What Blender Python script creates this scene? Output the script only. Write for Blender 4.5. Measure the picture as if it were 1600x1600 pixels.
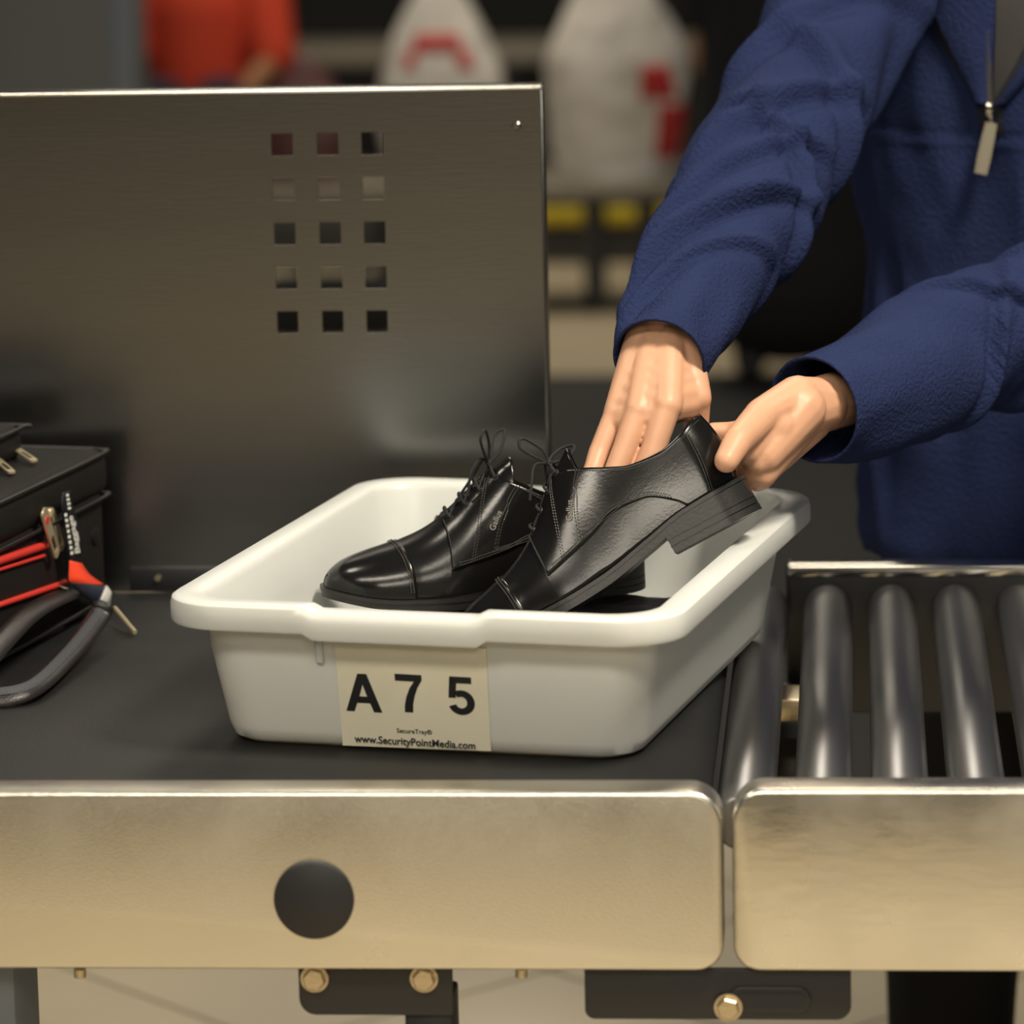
import bpy, bmesh, math, random
import numpy as np
from mathutils import Vector, Matrix, noise
random.seed(4)
PI = math.pi
for o in list(bpy.data.objects): bpy.data.objects.remove(o)
scene = bpy.context.scene
C = scene.collection

# ---------------------------------------------------------------- camera
CAM = np.array([0.1024, -3.2603, 1.6368]); YAW, PITCH, ROLL, FPX = 0.08247, 0.18976, -0.02115, 6582.6
def cam_basis():
    f = np.array([-math.sin(YAW)*math.cos(PITCH), math.cos(YAW)*math.cos(PITCH), -math.sin(PITCH)])
    r = np.array([math.cos(YAW), math.sin(YAW), 0]); u = np.cross(r, f)
    c, s = math.cos(ROLL), math.sin(ROLL)
    return c*r+s*u, -s*r+c*u, f
CR, CU, CF = cam_basis()
def at(x, y, Y=None, z=None):
    """photo pixel -> point on the plane Y=const or z=const"""
    d = CF + CR*(x-800)/FPX - CU*(y-800)/FPX
    t = (z-CAM[2])/d[2] if z is not None else (Y-CAM[1])/d[1]
    return Vector(CAM + t*d)
cd = bpy.data.cameras.new('camera'); cam = bpy.data.objects.new('camera', cd); C.objects.link(cam)
cam.matrix_world = Matrix(((CR[0], CU[0], -CF[0], CAM[0]), (CR[1], CU[1], -CF[1], CAM[1]), (CR[2], CU[2], -CF[2], CAM[2]), (0, 0, 0, 1)))
cd.sensor_width = 24; cd.sensor_fit = 'HORIZONTAL'; cd.lens = FPX*24/1600
cd.dof.use_dof = True; cd.dof.focus_distance = 3.72; cd.dof.aperture_fstop = 3.2; cd.clip_end = 100
scene.camera = cam
# ---------------------------------------------------------------- world, lights, exposure
w = bpy.data.worlds.new('world'); scene.world = w; w.use_nodes = True
w.node_tree.nodes['Background'].inputs[0].default_value = (0.66, 0.84, 1.0, 1)
w.node_tree.nodes['Background'].inputs[1].default_value = 0.058
def area(name, loc, size, energy, col, target):
    l = bpy.data.lights.new(name, 'AREA'); l.shape = 'RECTANGLE'; l.size, l.size_y = size; l.energy = energy; l.color = col
    o = bpy.data.objects.new(name, l); C.objects.link(o); o.location = loc
    o.rotation_euler = (Vector(target)-Vector(loc)).to_track_quat('-Z', 'Y').to_euler(); return o
WARM = (1.0, 0.90, 0.74)
area('ceiling_light_over_rollers', (0.95, -0.35, 3.1), (0.55, 0.55), 86, WARM, (0.0, 0.3, 0.8))
area('ceiling_light_front', (-0.9, -2.6, 3.3), (2.4, 0.6), 80, WARM, (-0.9, -2.2, 0))
area('ceiling_light_left', (-1.6, 0.4, 3.1), (0.5, 0.5), 14, WARM, (-0.6, 0.4, 0.8))
area('ceiling_light_hall', (-1.0, 8.2, 3.3), (2.5, 1.5), 55, (1.0, 0.88, 0.7), (-0.8, 8.4, 0))
area('added_light_behind', (-0.2, 2.7, 3.3), (0.8, 0.8), 27, WARM, (-0.2, 2.6, 0))  # added lamp, no source known, brightens the floor under the conveyors
area('ceiling_light_far_front', (0.5, -6.0, 3.3), (2.5, 1.2), 130, WARM, (0.3, -5.6, 0))
vs = scene.view_settings; vs.view_transform = 'Standard'; vs.look = 'None'; vs.gamma = 1; vs.exposure = 0.15
vs.use_curve_mapping = False

# ---------------------------------------------------------------- materials
MATS = {}
def pm(name, col, rough=0.5, metal=0.0, bump=None, var=None, coat=0.0, aniso=None, sss=0.0, spec=0.5, rvar=0.0, sheen=0.0, alpha=None):
    m = bpy.data.materials.new(name); m.use_nodes = True; n = m.node_tree.nodes; L = m.node_tree.links
    b = n['Principled BSDF']; b.inputs['Base Color'].default_value = (*col, 1); b.inputs['Roughness'].default_value = rough
    b.inputs['Metallic'].default_value = metal; b.inputs['Coat Weight'].default_value = coat; b.inputs['Coat Roughness'].default_value = 0.12
    b.inputs['Specular IOR Level'].default_value = spec
    if sss: b.inputs['Subsurface Weight'].default_value = sss; b.inputs['Subsurface Radius'].default_value = (0.012, 0.010, 0.008); b.inputs['Subsurface Scale'].default_value = 1.0
    if sheen: b.inputs['Sheen Weight'].default_value = sheen; b.inputs['Sheen Roughness'].default_value = 0.5; b.inputs['Sheen Tint'].default_value = (*[min(1, c*3) for c in col], 1)
    tc = n.new('ShaderNodeTexCoord'); src = tc.outputs['Object']
    def nz(scale, stretch=None, detail=4):
        t = n.new('ShaderNodeTexNoise'); t.inputs['Scale'].default_value = scale; t.inputs['Detail'].default_value = detail
        s = src
        if stretch:
            mp = n.new('ShaderNodeMapping'); mp.inputs['Scale'].default_value = stretch; L.new(src, mp.inputs[0]); s = mp.outputs[0]
        L.new(s, t.inputs['Vector']); return t
    if var:
        t = nz(var[0], var[2] if len(var) > 2 else None); mx = n.new('ShaderNodeMix'); mx.data_type = 'RGBA'
        mx.inputs[6].default_value = (*[max(0, c*(1-var[1])) for c in col], 1); mx.inputs[7].default_value = (*[min(1, c*(1+var[1])) for c in col], 1)
        L.new(t.outputs[0], mx.inputs[0]); L.new(mx.outputs[2], b.inputs['Base Color'])
    if rvar:
        t = nz(9, None, 5); mr = n.new('ShaderNodeMapRange'); mr.inputs[1].default_value = 0.3; mr.inputs[2].default_value = 0.7
        mr.inputs[3].default_value = max(0.02, rough-rvar); mr.inputs[4].default_value = rough+rvar
        L.new(t.outputs[0], mr.inputs[0]); L.new(mr.outputs[0], b.inputs['Roughness'])
    if bump:
        t = nz(bump[0], bump[2] if len(bump) > 2 else None); bp = n.new('ShaderNodeBump'); bp.inputs['Strength'].default_value = bump[1]; bp.inputs['Distance'].default_value = bump[3] if len(bump) > 3 else 0.002
        L.new(t.outputs[0], bp.inputs['Height']); L.new(bp.outputs[0], b.inputs['Normal'])
    if alpha is not None: b.inputs['Alpha'].default_value = alpha
    MATS[name] = m; return m
pm('floor_tile', (0.56, 0.47, 0.32), 0.35, var=(3.5, 0.12)); pm('grout', (0.16, 0.13, 0.09), 0.8)
pm('dark_wall', (0.012, 0.011, 0.010), 0.8, var=(2, 0.3)); pm('grey_paint', (0.17, 0.18, 0.18), 0.6, var=(2, 0.08)); pm('blue_grey', (0.22, 0.25, 0.30), 0.5)
pm('steel_front', (0.68, 0.645, 0.56), 0.32, 1.0, bump=(260, 0.22, (1, 1, 3), 0.001), rvar=0.06)
pm('steel_scuffed', (0.68, 0.645, 0.56), 0.30, 1.0, bump=(34, 0.30, (1, 1, 2.5), 0.001), rvar=0.10)
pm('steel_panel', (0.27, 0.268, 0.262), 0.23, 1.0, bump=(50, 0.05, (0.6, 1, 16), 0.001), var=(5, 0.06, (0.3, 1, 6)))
pm('steel_bright', (0.72, 0.69, 0.62), 0.16, 1.0)
pm('roller_steel', (0.25, 0.25, 0.255), 0.38, 1.0, bump=(420, 0.06, (1, 0.015, 1), 0.0005))
pm('zinc', (0.62, 0.52, 0.36), 0.35, 1.0, bump=(300, 0.2)); pm('gold', (0.62, 0.53, 0.34), 0.3, 0.6)
pm('belt', (0.012, 0.012, 0.0125), 0.55, bump=(500, 0.25), var=(7, 0.35, (0.4, 3, 1)), spec=0.28)
pm('black_paint', (0.014, 0.014, 0.016), 0.42, bump=(300, 0.1)); pm('black_plastic', (0.012, 0.012, 0.014), 0.5)
pm('tray_plastic', (0.63, 0.645, 0.62), 0.34, sss=0.35, bump=(160, 0.04), spec=0.4)
pm('paper', (0.80, 0.75, 0.58), 0.5, var=(25, 0.07)); pm('ink', (0.012, 0.012, 0.013), 0.5); pm('brown_ink', (0.10, 0.05, 0.03), 0.6)
pm('leather', (0.006, 0.0055, 0.005), 0.19, bump=(420, 0.10, None, 0.0006), rvar=0.05, spec=0.42); pm('leather_matte', (0.010, 0.010, 0.010), 0.45, bump=(500, 0.15))
pm('sole_rubber', (0.016, 0.015, 0.014), 0.36, bump=(300, 0.08)); pm('lace', (0.008, 0.008, 0.008), 0.75, bump=(900, 0.5)); pm('thread', (0.05, 0.047, 0.042), 0.4); pm('lining', (0.02, 0.017, 0.014), 0.7)
pm('stamp', (0.16, 0.15, 0.13), 0.35)
pm('fleece', (0.018, 0.0265, 0.076), 0.95, bump=(260, 0.9, None, 0.003), var=(14, 0.22), spec=0.08)
pm('fleece_dark', (0.008, 0.009, 0.016), 0.95, bump=(300, 0.4)); pm('grey_knit', (0.035, 0.033, 0.031), 0.9, bump=(600, 0.3))
pm('pull_tan', (0.17, 0.15, 0.11), 0.7, bump=(500, 0.3)); pm('black_cloth', (0.007, 0.007, 0.008), 0.9, bump=(200, 0.4), var=(6, 0.3))
pm('skin', (0.60, 0.33, 0.205), 0.45, sss=0.22, bump=(170, 0.16, None, 0.0012), var=(28, 0.10), spec=0.4); pm('nail', (0.74, 0.46, 0.34), 0.25); pm('skin_tan', (0.36, 0.17, 0.08), 0.5)
pm('hair', (0.02, 0.014, 0.01), 0.6); pm('red_shirt', (0.62, 0.055, 0.02), 0.85, var=(5, 0.15)); pm('navy_cloth', (0.02, 0.022, 0.04), 0.9)
pm('nylon', (0.009, 0.0075, 0.007), 0.62, bump=(700, 0.35, None, 0.001), var=(12, 0.25), spec=0.25); pm('nylon_gloss', (0.012, 0.010, 0.010), 0.38, bump=(500, 0.2)); pm('red_tape', (0.60, 0.03, 0.02), 0.5, bump=(600, 0.3))
pm('strap_black', (0.012, 0.012, 0.014), 0.3); pm('strap_red', (0.78, 0.06, 0.02), 0.4); pm('strap_navy', (0.025, 0.03, 0.05), 0.4); pm('strap_white', (0.8, 0.79, 0.74), 0.4); pm('grey_pad', (0.045, 0.047, 0.055), 0.7, bump=(400, 0.3))
pm('bag_film', (0.74, 0.70, 0.64), 0.45, sss=0.2, bump=(14, 0.6, None, 0.02)); pm('bag_red', (0.55, 0.03, 0.03), 0.5); pm('bench_top', (0.25, 0.22, 0.17), 0.5); pm('yellow', (0.62, 0.47, 0.02), 0.6); pm('dark_grey', (0.05, 0.05, 0.05), 0.6)
pm('maroon', (0.10, 0.035, 0.035), 0.5); pm('sheet_black', (0.022, 0.021, 0.019), 0.8, bump=(80, 0.3))
m = pm('clear_plastic', (0.9, 0.88, 0.8), 0.08); m.node_tree.nodes['Principled BSDF'].inputs['Transmission Weight'].default_value = 0.92

# ---------------------------------------------------------------- mesh helpers
def sharp(me, ang=35):
    me.polygons.foreach_set('use_smooth', [True]*len(me.polygons)); me.set_sharp_from_angle(angle=math.radians(ang))
def link(name, me, m, parent=None, ang=35, local=False):
    if m: me.materials.append(MATS[m])
    if ang: sharp(me, ang)
    o = bpy.data.objects.new(name, me); C.objects.link(o)
    if parent:
        o.parent = parent
        if not local: o.matrix_parent_inverse = parent_world(parent).inverted()
    return o
def parent_world(p):
    M = p.matrix_basis.copy()
    while p.parent:
        M = p.parent.matrix_basis @ p.matrix_parent_inverse @ M if False else (p.parent.matrix_basis @ p.matrix_parent_inverse @ M); p = p.parent
    return M
def tag(o, label, cat, group=None):
    o['label'] = label; o['category'] = cat
    if group: o['group'] = group
    return o
def thing(name, label, cat, loc=(0, 0, 0), rotz=0, group=None):
    o = bpy.data.objects.new(name, None); C.objects.link(o); o.location = loc; o.rotation_euler = (0, 0, rotz); o.empty_display_size = 0.05
    return tag(o, label, cat, group)
class MB:
    def __init__(s): s.v = []; s.f = []
    def add(s, vs, fs):
        k = len(s.v); s.v += [tuple(v) for v in vs]; s.f += [tuple(i+k for i in f) for f in fs]; return s
    def box(s, a, b, bevel=0.0, seg=2, M=None):
        bm = bmesh.new(); bmesh.ops.create_cube(bm, size=1)
        for v in bm.verts: v.co = Vector(((a[i]+b[i])/2+v.co[i]*(b[i]-a[i]) for i in range(3)))
        if bevel: bmesh.ops.bevel(bm, geom=bm.edges[:], offset=bevel, segments=seg, profile=0.5, affect='EDGES')
        return s.bm(bm, M)
    def bm(s, bm, M=None):
        bm.verts.index_update(); s.add([(M @ v.co if M else v.co.copy()) for v in bm.verts], [[v.index for v in f.verts] for f in bm.faces]); bm.free(); return s
    def grid(s, rows, close_v=False, close_u=False, cap=False):
        n = len(rows[0]); R = len(rows); vs = [p for r in rows for p in r]; fs = []
        for i in range(R if close_u else R-1):
            for j in range(n if close_v else n-1):
                a = i*n+j; b = i*n+(j+1) % n; i2 = (i+1) % R; fs.append((a, b, i2*n+(j+1) % n, i2*n+j))
        if cap: fs.append(tuple(range(n))[::-1]); fs.append(tuple((R-1)*n+j for j in range(n)))
        return s.add(vs, fs)
    def tube(s, pts, r, seg=8, flat=1.0, up=None, closed=False):
        pts = [Vector(p) for p in pts]; rows = []; N = len(pts); u = None
        for i, p in enumerate(pts):
            if closed: t = pts[(i+1) % N]-pts[i-1]
            else: t = pts[min(i+1, N-1)]-pts[max(i-1, 0)]
            t.normalize()
            if up is not None: u = Vector(up)
            elif u is None: u = Vector((0, 0, 1)) if abs(t.z) < 0.9 else Vector((1, 0, 0))
            n = (u-t*u.dot(t))
            if n.length < 1e-6: n = t.orthogonal()
            n.normalize(); b = t.cross(n); u = n
            rr = r[i] if isinstance(r, (list, tuple)) else r
            rows.append([p+(n*math.cos(a)*flat+b*math.sin(a))*rr for a in [2*PI*k/seg for k in range(seg)]])
        return s.grid(rows, close_v=True, close_u=closed, cap=not closed)
    def cyl(s, p0, p1, r, seg=24, bevel=0.0):
        p0, p1 = Vector(p0), Vector(p1); d = (p1-p0).normalized()
        if bevel: return s.tube_r([p0, p0+d*bevel, p1-d*bevel, p1], [r-bevel, r, r, r-bevel], seg)
        return s.tube_r([p0, p1], [r, r], seg)
    def tube_r(s, pts, rs, seg=24):
        t = (Vector(pts[-1])-Vector(pts[0])).normalized(); n = t.orthogonal().normalized(); b = t.cross(n)
        return s.grid([[Vector(p)+(n*math.cos(a)+b*math.sin(a))*r for a in [2*PI*k/seg for k in range(seg)]] for p, r in zip(pts, rs)], close_v=True, cap=True)
    def prism(s, poly, y0, y1, axis='Y', bevel=0.0, M=None):
        """polygon in XZ (axis Y) or XY (axis Z) extruded"""
        bm = bmesh.new()
        f = (lambda p, h: Vector((p[0], h, p[1]))) if axis == 'Y' else (lambda p, h: Vector((p[0], p[1], h)))
        A = [bm.verts.new(f(p, y0)) for p in poly]; B = [bm.verts.new(f(p, y1)) for p in poly]; n = len(poly)
        fa = bm.faces.new(A); fb = bm.faces.new(B[::-1])
        for i in range(n): bm.faces.new((A[i], B[i], B[(i+1) % n], A[(i+1) % n]))
        bmesh.ops.recalc_face_normals(bm, faces=bm.faces[:])
        if bevel: bmesh.ops.bevel(bm, geom=list(fa.edges)+list(fb.edges), offset=bevel, segments=3, profile=0.5, affect='EDGES')
        return s.bm(bm, M)
    def mesh(s, name='m'):
        me = bpy.data.meshes.new(name); me.from_pydata(s.v, [], s.f); me.update()
        bm = bmesh.new(); bm.from_mesh(me); bmesh.ops.recalc_face_normals(bm, faces=bm.faces[:]); bm.to_mesh(me); bm.free(); return me
    def build(s, name, m, parent=None, ang=35, local=False): return link(name, s.mesh(name), m, parent, ang, local)
def baked(o, mods):
    """apply modifiers to a mesh object without operators"""
    for kind, kw in mods:
        md = o.modifiers.new(kind, kind)
        for k, v in kw.items(): setattr(md, k, v)
    dg = bpy.context.evaluated_depsgraph_get(); me = bpy.data.meshes.new_from_object(o.evaluated_get(dg))
    o.modifiers.clear(); old = o.data; o.data = me; return o
def rrect(x0, x1, z0, z1, rs, n=8):
    """rounded rectangle polygon; rs = radii (bl, br, tr, tl)"""
    out = []
    for (cx, cz, r, a0) in ((x0+rs[0], z0+rs[0], rs[0], PI), (x1-rs[1], z0+rs[1], rs[1], 1.5*PI), (x1-rs[2], z1-rs[2], rs[2], 0), (x0+rs[3], z1-rs[3], rs[3], PI/2)):
        if r <= 0: out.append((cx, cz)); continue
        for k in range(n+1): a = a0+PI/2*k/n; out.append((cx+r*math.cos(a), cz+r*math.sin(a)))
    return out
def smooth_path(P, n=8, closed=False):
    P = [Vector(p) for p in P]; N = len(P); out = []
    for i in range(N if closed else N-1):
        g = (lambda k: P[k % N]) if closed else (lambda k: P[max(0, min(N-1, k))])
        p0, p1, p2, p3 = g(i-1), g(i), g(i+1), g(i+2)
        for k in range(n):
            t = k/n; out.append(0.5*((2*p1)+(p2-p0)*t+(2*p0-5*p1+4*p2-p3)*t*t+(3*p1-p0-3*p2+p3)*t**3))
    if not closed: out.append(P[-1])
    return out
def tab(pts):
    xs = [p[0] for p in pts]; ys = [p[1] for p in pts]
    d = [(ys[i+1]-ys[i])/(xs[i+1]-xs[i]) for i in range(len(xs)-1)]
    m = [d[0]]+[(0 if d[i-1]*d[i] <= 0 else 2*d[i-1]*d[i]/(d[i-1]+d[i])) for i in range(1, len(d))]+[d[-1]]
    def f(x):
        x = min(max(x, xs[0]), xs[-1]); i = max(0, min(len(d)-1, sum(1 for q in xs[1:-1] if q <= x)))
        h = xs[i+1]-xs[i]; t = (x-xs[i])/h
        return (2*t**3-3*t*t+1)*ys[i]+(t**3-2*t*t+t)*h*m[i]+(-2*t**3+3*t*t)*ys[i+1]+(t**3-t*t)*h*m[i+1]
    return f
def text_mesh(body, size, bold=0.0, align='CENTER', depth=0.0, sx=1.0):
    cu = bpy.data.curves.new('t', 'FONT'); cu.body = body; cu.size = size; cu.align_x = align; cu.align_y = 'CENTER'; cu.offset = bold; cu.extrude = depth; cu.resolution_u = 4
    o = bpy.data.objects.new('t', cu); C.objects.link(o); dg = bpy.context.evaluated_depsgraph_get()
    me = bpy.data.meshes.new_from_object(o.evaluated_get(dg)); bpy.data.objects.remove(o); bpy.data.curves.remove(cu)
    if sx != 1.0: me.transform(Matrix.Diagonal((sx, 1, 1, 1)))
    return me
def flat_part(name, me, mat, M, parent):
    me.transform(M); return link(name, me, mat, parent, ang=None)

# ---------------------------------------------------------------- the setting
ZT = 0.78; ZB = 0.768
def struct(o): o['kind'] = 'structure'; return o
fl = struct(MB().box((-7, -9, -0.05), (7, 14, -0.003)).build('floor', 'floor_tile', ang=None))
tile_me = MB().box((-0.222, -0.222, -0.012), (0.222, 0.222, 0.0), 0.002, 1).mesh('tile'); tile_me.materials.append(MATS['floor_tile'])
sub = MB().box((-2.6, 1.0, -0.0029), (1.9, 5.2, -0.0015)).build('grout_bed', 'grout', fl, ang=None)
ca, sa = math.cos(PI/4), math.sin(PI/4)
for i in range(-10, 12):
    for j in range(-10, 12):
        x, y = -0.3+0.45*(i*ca-j*sa), 3.0+0.45*(i*sa+j*ca)
        if -2.3 < x < 1.6 and 1.3 < y < 4.9:
            o = bpy.data.objects.new('tile', tile_me); C.objects.link(o); o.location = (x, y, 0.001); o.rotation_euler = (0, 0, PI/4); o.parent = fl
struct(MB().box((-7, 12.0, -0.003), (7, 12.1, 3.6)).build('wall_back', 'dark_wall', ang=None))
struct(MB().box((-7, -8.7, -0.003), (7, -8.6, 3.6)).build('wall_front', 'dark_wall', ang=None))
p = at(205, 100, Y=7.6)
t = thing('pillar', 'grey square pillar with a bluish corner strip beside the person in red', 'pillar', (p.x-0.35, 7.8, 0))
MB().box((p.x-0.7, 7.6, 0), (p.x-0.04, 8.1, 3.4), 0.01).build('shaft', 'grey_paint', t)
MB().box((p.x-0.05, 7.595, 0), (p.x, 7.7, 3.4), 0.008).build('corner_strip', 'blue_grey', t)

# ---------------------------------------------------------------- belt conveyor
bc = thing('belt_conveyor', 'steel-sided conveyor with a black belt carrying the white tray', 'conveyor', (-0.8, 0.4, 0))
MB().prism(rrect(-1.7, -0.004, ZT-0.149, ZT, (0, 0.022, 0.026, 0)), 0.0, 0.042, bevel=0.004).build('side_frame', 'steel_front', bc)
rows = []
for (x, z) in [(-1.7, ZB), (-0.036, ZB)]+[(-0.036+0.02*math.sin(a), ZB-0.02+0.02*math.cos(a)) for a in [PI*k/10 for k in range(1, 11)]]+[(-1.7, ZB-0.04)]:
    rows.append([Vector((x, 0.043, z)), Vector((x, 0.832, z))])
MB().grid(rows).build('belt', 'belt', bc)
MB().box((-1.7, 0.045, 0.69), (-0.06, 0.83, ZB-0.041)).build('bed', 'black_paint', bc)
c0 = at(491, 1405, Y=0)
MB().tube_r([(c0.x, 0.002, c0.z), (c0.x, -0.0035, c0.z), (c0.x, -0.005, c0.z)], [0.0325, 0.0325, 0.030], 48).build('round_cap', 'black_plastic', bc)
for px in (125, 815):
    q = at(px, 1521, Y=0.02); MB().tube_r([(q.x, 0.02, q.z+0.004), (q.x, 0.02, q.z-0.003)], [0.005, 0.005], 12).build('screw', 'zinc', bc)
br = MB().prism(rrect(-0.352, -0.226, 0.586, 0.66, (0.014, 0, 0, 0)), 0.022, 0.030, bevel=0.001).build('support_bracket', 'black_paint', bc)
MB().box((-0.266, 0.026, 0.0), (-0.226, 0.075, 0.60), 0.003).build('leg', 'black_paint', bc)
def bolt(px, py, Y, r, parent, m='zinc'):
    q = at(px, py, Y=Y); b = MB()
    b.tube_r([(q.x, Y, q.z), (q.x, Y-0.003, q.z)], [r, r], 24)
    b.tube_r([(q.x, Y-0.003, q.z), (q.x, Y-0.008, q.z), (q.x, Y-0.009, q.z)], [r*0.82, r*0.82, r*0.74], 6)
    return b.build('bolt', m, parent)
bolt(492, 1528, 0.022, 0.0115, br); bolt(663, 1528, 0.022, 0.0115, br)
MB().box((-0.72, 0.1, 0), (-0.602, 0.2, 0.66), 0.01).build('leg', 'blue_grey', bc)
MB().box((-1.5, 0.02, 0), (-1.44, 0.08, 0.66), 0.003).build('leg', 'black_paint', bc)
MB().box((-1.5, 0.76, 0), (-1.44, 0.82, 0.69), 0.003).build('leg', 'black_paint', bc)
MB().box((-1.05, 0.76, 0), (-1.00, 0.82, 0.69), 0.003).build('leg', 'black_paint', bc)
sp = MB().prism(rrect(-0.117, 0.098, 0.588, 0.6305, (0.008, 0.012, 0, 0)), 0.008, 0.014, bevel=0.001).build('splice_bracket', 'black_paint', bc)
MB().prism(rrect(-0.001, 0.066, 0.594, 0.616, (0.0108,)*4), 0.006, 0.009, bevel=0.001).build('slot_rim', 'black_paint', sp)
MB().prism(rrect(0.004, 0.061, 0.599, 0.611, (0.0058,)*4), 0.0052, 0.0062).build('slot', 'black_plastic', sp)
bolt(1138, 1573, 0.006, 0.0115, sp)

# ---------------------------------------------------------------- roller conveyor
rc = thing('roller_conveyor', 'steel-sided gravity conveyor with bare metal rollers beside the belt', 'conveyor', (0.5, 0.4, 0))
MB().prism(rrect(0.004, 1.3, ZT-0.149, ZT+0.002, (0.022, 0, 0, 0.026)), 0.0, 0.042, bevel=0.004).build('side_frame', 'steel_scuffed', rc)
MB().prism(rrect(0.034, 1.3, ZT-0.149, ZT+0.002, (0.01, 0, 0, 0.006)), 0.877, 0.915, bevel=0.003).build('side_frame', 'black_paint', rc)
MB().box((0.036, 0.873, ZT-0.008), (1.3, 0.9135, ZT+0.0032), 0.003).build('rail_cap', 'steel_bright', rc)
rm = MB().tube_r([(0, 0.046, 0), (0, 0.050, 0), (0, 0.866, 0), (0, 0.870, 0)], [0.0215, 0.0243, 0.0243, 0.0215], 40).mesh('roller'); rm.materials.append(MATS['roller_steel']); sharp(rm, 50)
am = MB().tube_r([(0, 0.040, 0), (0, 0.876, 0)], [0.0055, 0.0055], 6).mesh('axle'); am.materials.append(MATS['zinc'])
for k in range(19):
    o = bpy.data.objects.new('roller', rm); C.objects.link(o); o.parent = rc; o.matrix_parent_inverse = parent_world(rc).inverted(); o.location = (0.0124+0.0635*k, 0, ZB-0.0263)
    a = bpy.data.objects.new('axle', am); C.objects.link(a); a.parent = o
MB().box((0.02, 0.30, 0.63), (0.06, 0.872, 0.665), 0.003).build('cross_member', 'black_paint', rc)
MB().box((0.03, 0.60, 0.69), (0.075, 0.66, 0.712), 0.002).build('clip', 'zinc', rc)
MB().box((0.02, 0.044, 0.632), (1.28, 0.10, 0.64)).build('frame_flange', 'steel_front', rc)
for (x, y) in ((1.2, 0.02), (1.2, 0.86), (0.62, 0.86)): MB().box((x, y, 0), (x+0.05, y+0.05, 0.65), 0.003).build('leg', 'black_paint', rc)

# ---------------------------------------------------------------- perforated steel panel
YP = 0.836
pp = thing('steel_panel', 'upright brushed steel panel with a grid of square holes behind the belt', 'panel', (-0.8, YP, ZB))
hx = [-0.4655, -0.4205, -0.3765]; hw = 0.0212; hz = [1.2045, 1.1605, 1.1165, 1.0725, 1.0285]
xe = [-1.75]+sum([[x, x+hw] for x in hx], [])+[-0.1985]; ze = [ZB]+sum([[z, z+hw+0.001] for z in reversed(hz)], [])+[1.268]
m = MB(); nx = len(xe)
for j in range(len(ze)-1):
    for i in range(nx-1):
        if i % 2 == 1 and j % 2 == 1: continue
        k = len(m.v); m.v += [(xe[i], YP, ze[j]), (xe[i+1], YP, ze[j]), (xe[i+1], YP, ze[j+1]), (xe[i], YP, ze[j+1])]; m.f.append((k, k+1, k+2, k+3))
me = m.mesh(); bm = bmesh.new(); bm.from_mesh(me); bmesh.ops.remove_doubles(bm, verts=bm.verts[:], dist=1e-5)
for f in bm.faces:
    if f.normal.y > 0: f.normal_flip()
bm.to_mesh(me); bm.free()
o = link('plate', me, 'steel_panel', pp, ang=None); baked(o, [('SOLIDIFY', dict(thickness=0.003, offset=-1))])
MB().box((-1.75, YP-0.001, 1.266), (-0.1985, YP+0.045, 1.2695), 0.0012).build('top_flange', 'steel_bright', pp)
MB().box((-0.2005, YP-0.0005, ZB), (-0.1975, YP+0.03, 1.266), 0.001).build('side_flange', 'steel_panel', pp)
q0 = at(203, 885, Y=YP); q1 = at(340, 925, Y=YP)
ft = MB().box((q0.x, YP-0.006, ZB+0.001), (q1.x+0.05, YP, q0.z), 0.002).build('foot_bracket', 'black_paint', pp)
q = at(247, 903, Y=YP-0.006); MB().tube_r([(q.x, YP-0.005, q.z), (q.x, YP-0.009, q.z)], [0.004, 0.003], 12).build('screw', 'zinc', ft)
q = at(807, 197, Y=YP); MB().tube_r([(q.x, YP, q.z), (q.x, YP-0.003, q.z)], [0.0045, 0.003], 16).build('screw', 'steel_bright', pp)

# ---------------------------------------------------------------- white tray
PHI = -0.1976; TCX, TCY = -0.2085, 0.4265; TW, TL, TH = 0.452, 0.600, 0.130
TM = Matrix.Translation((TCX, TCY, ZB+0.0005)) @ Matrix.Rotation(PHI, 4, 'Z')
tr = thing('security_tray', 'white translucent plastic tray with a paper number label on its front', 'tray', (TCX, TCY, ZB+0.0008), PHI)
def loop(wx, ly, r, n=10):
    """rounded rectangle loop with fixed vertex layout incl. extra points on the straight sides"""
    P = []
    cs = ((wx/2-r, ly/2-r, 0), (-wx/2+r, ly/2-r, PI/2), (-wx/2+r, -ly/2+r, PI), (wx/2-r, -ly/2+r, 1.5*PI))
    for i, (cx, cy, a0) in enumerate(cs):
        for k in range(n+1): a = a0+PI/2*k/n; P.append((cx+r*math.cos(a), cy+r*math.sin(a)))
        nx_, ny_, b0 = cs[(i+1) % 4]; q0 = P[-1]; q1 = (nx_+r*math.cos(b0), ny_+r*math.sin(b0))
        for k in range(1, 40): P.append((q0[0]+(q1[0]-q0[0])*k/40, q0[1]+(q1[1]-q0[1])*k/40))
    return P
sst = lambda a, b, x: (lambda t: t*t*(3-2*t))(min(1, max(0, (x-a)/(b-a))))
def notch(x, y):   # the lowered grip section in the middle of each short side
    if abs(y) < TL/2-0.05: return 0.0
    return 1-sst(0.0715, 0.0765, abs(x+0.012))
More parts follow.
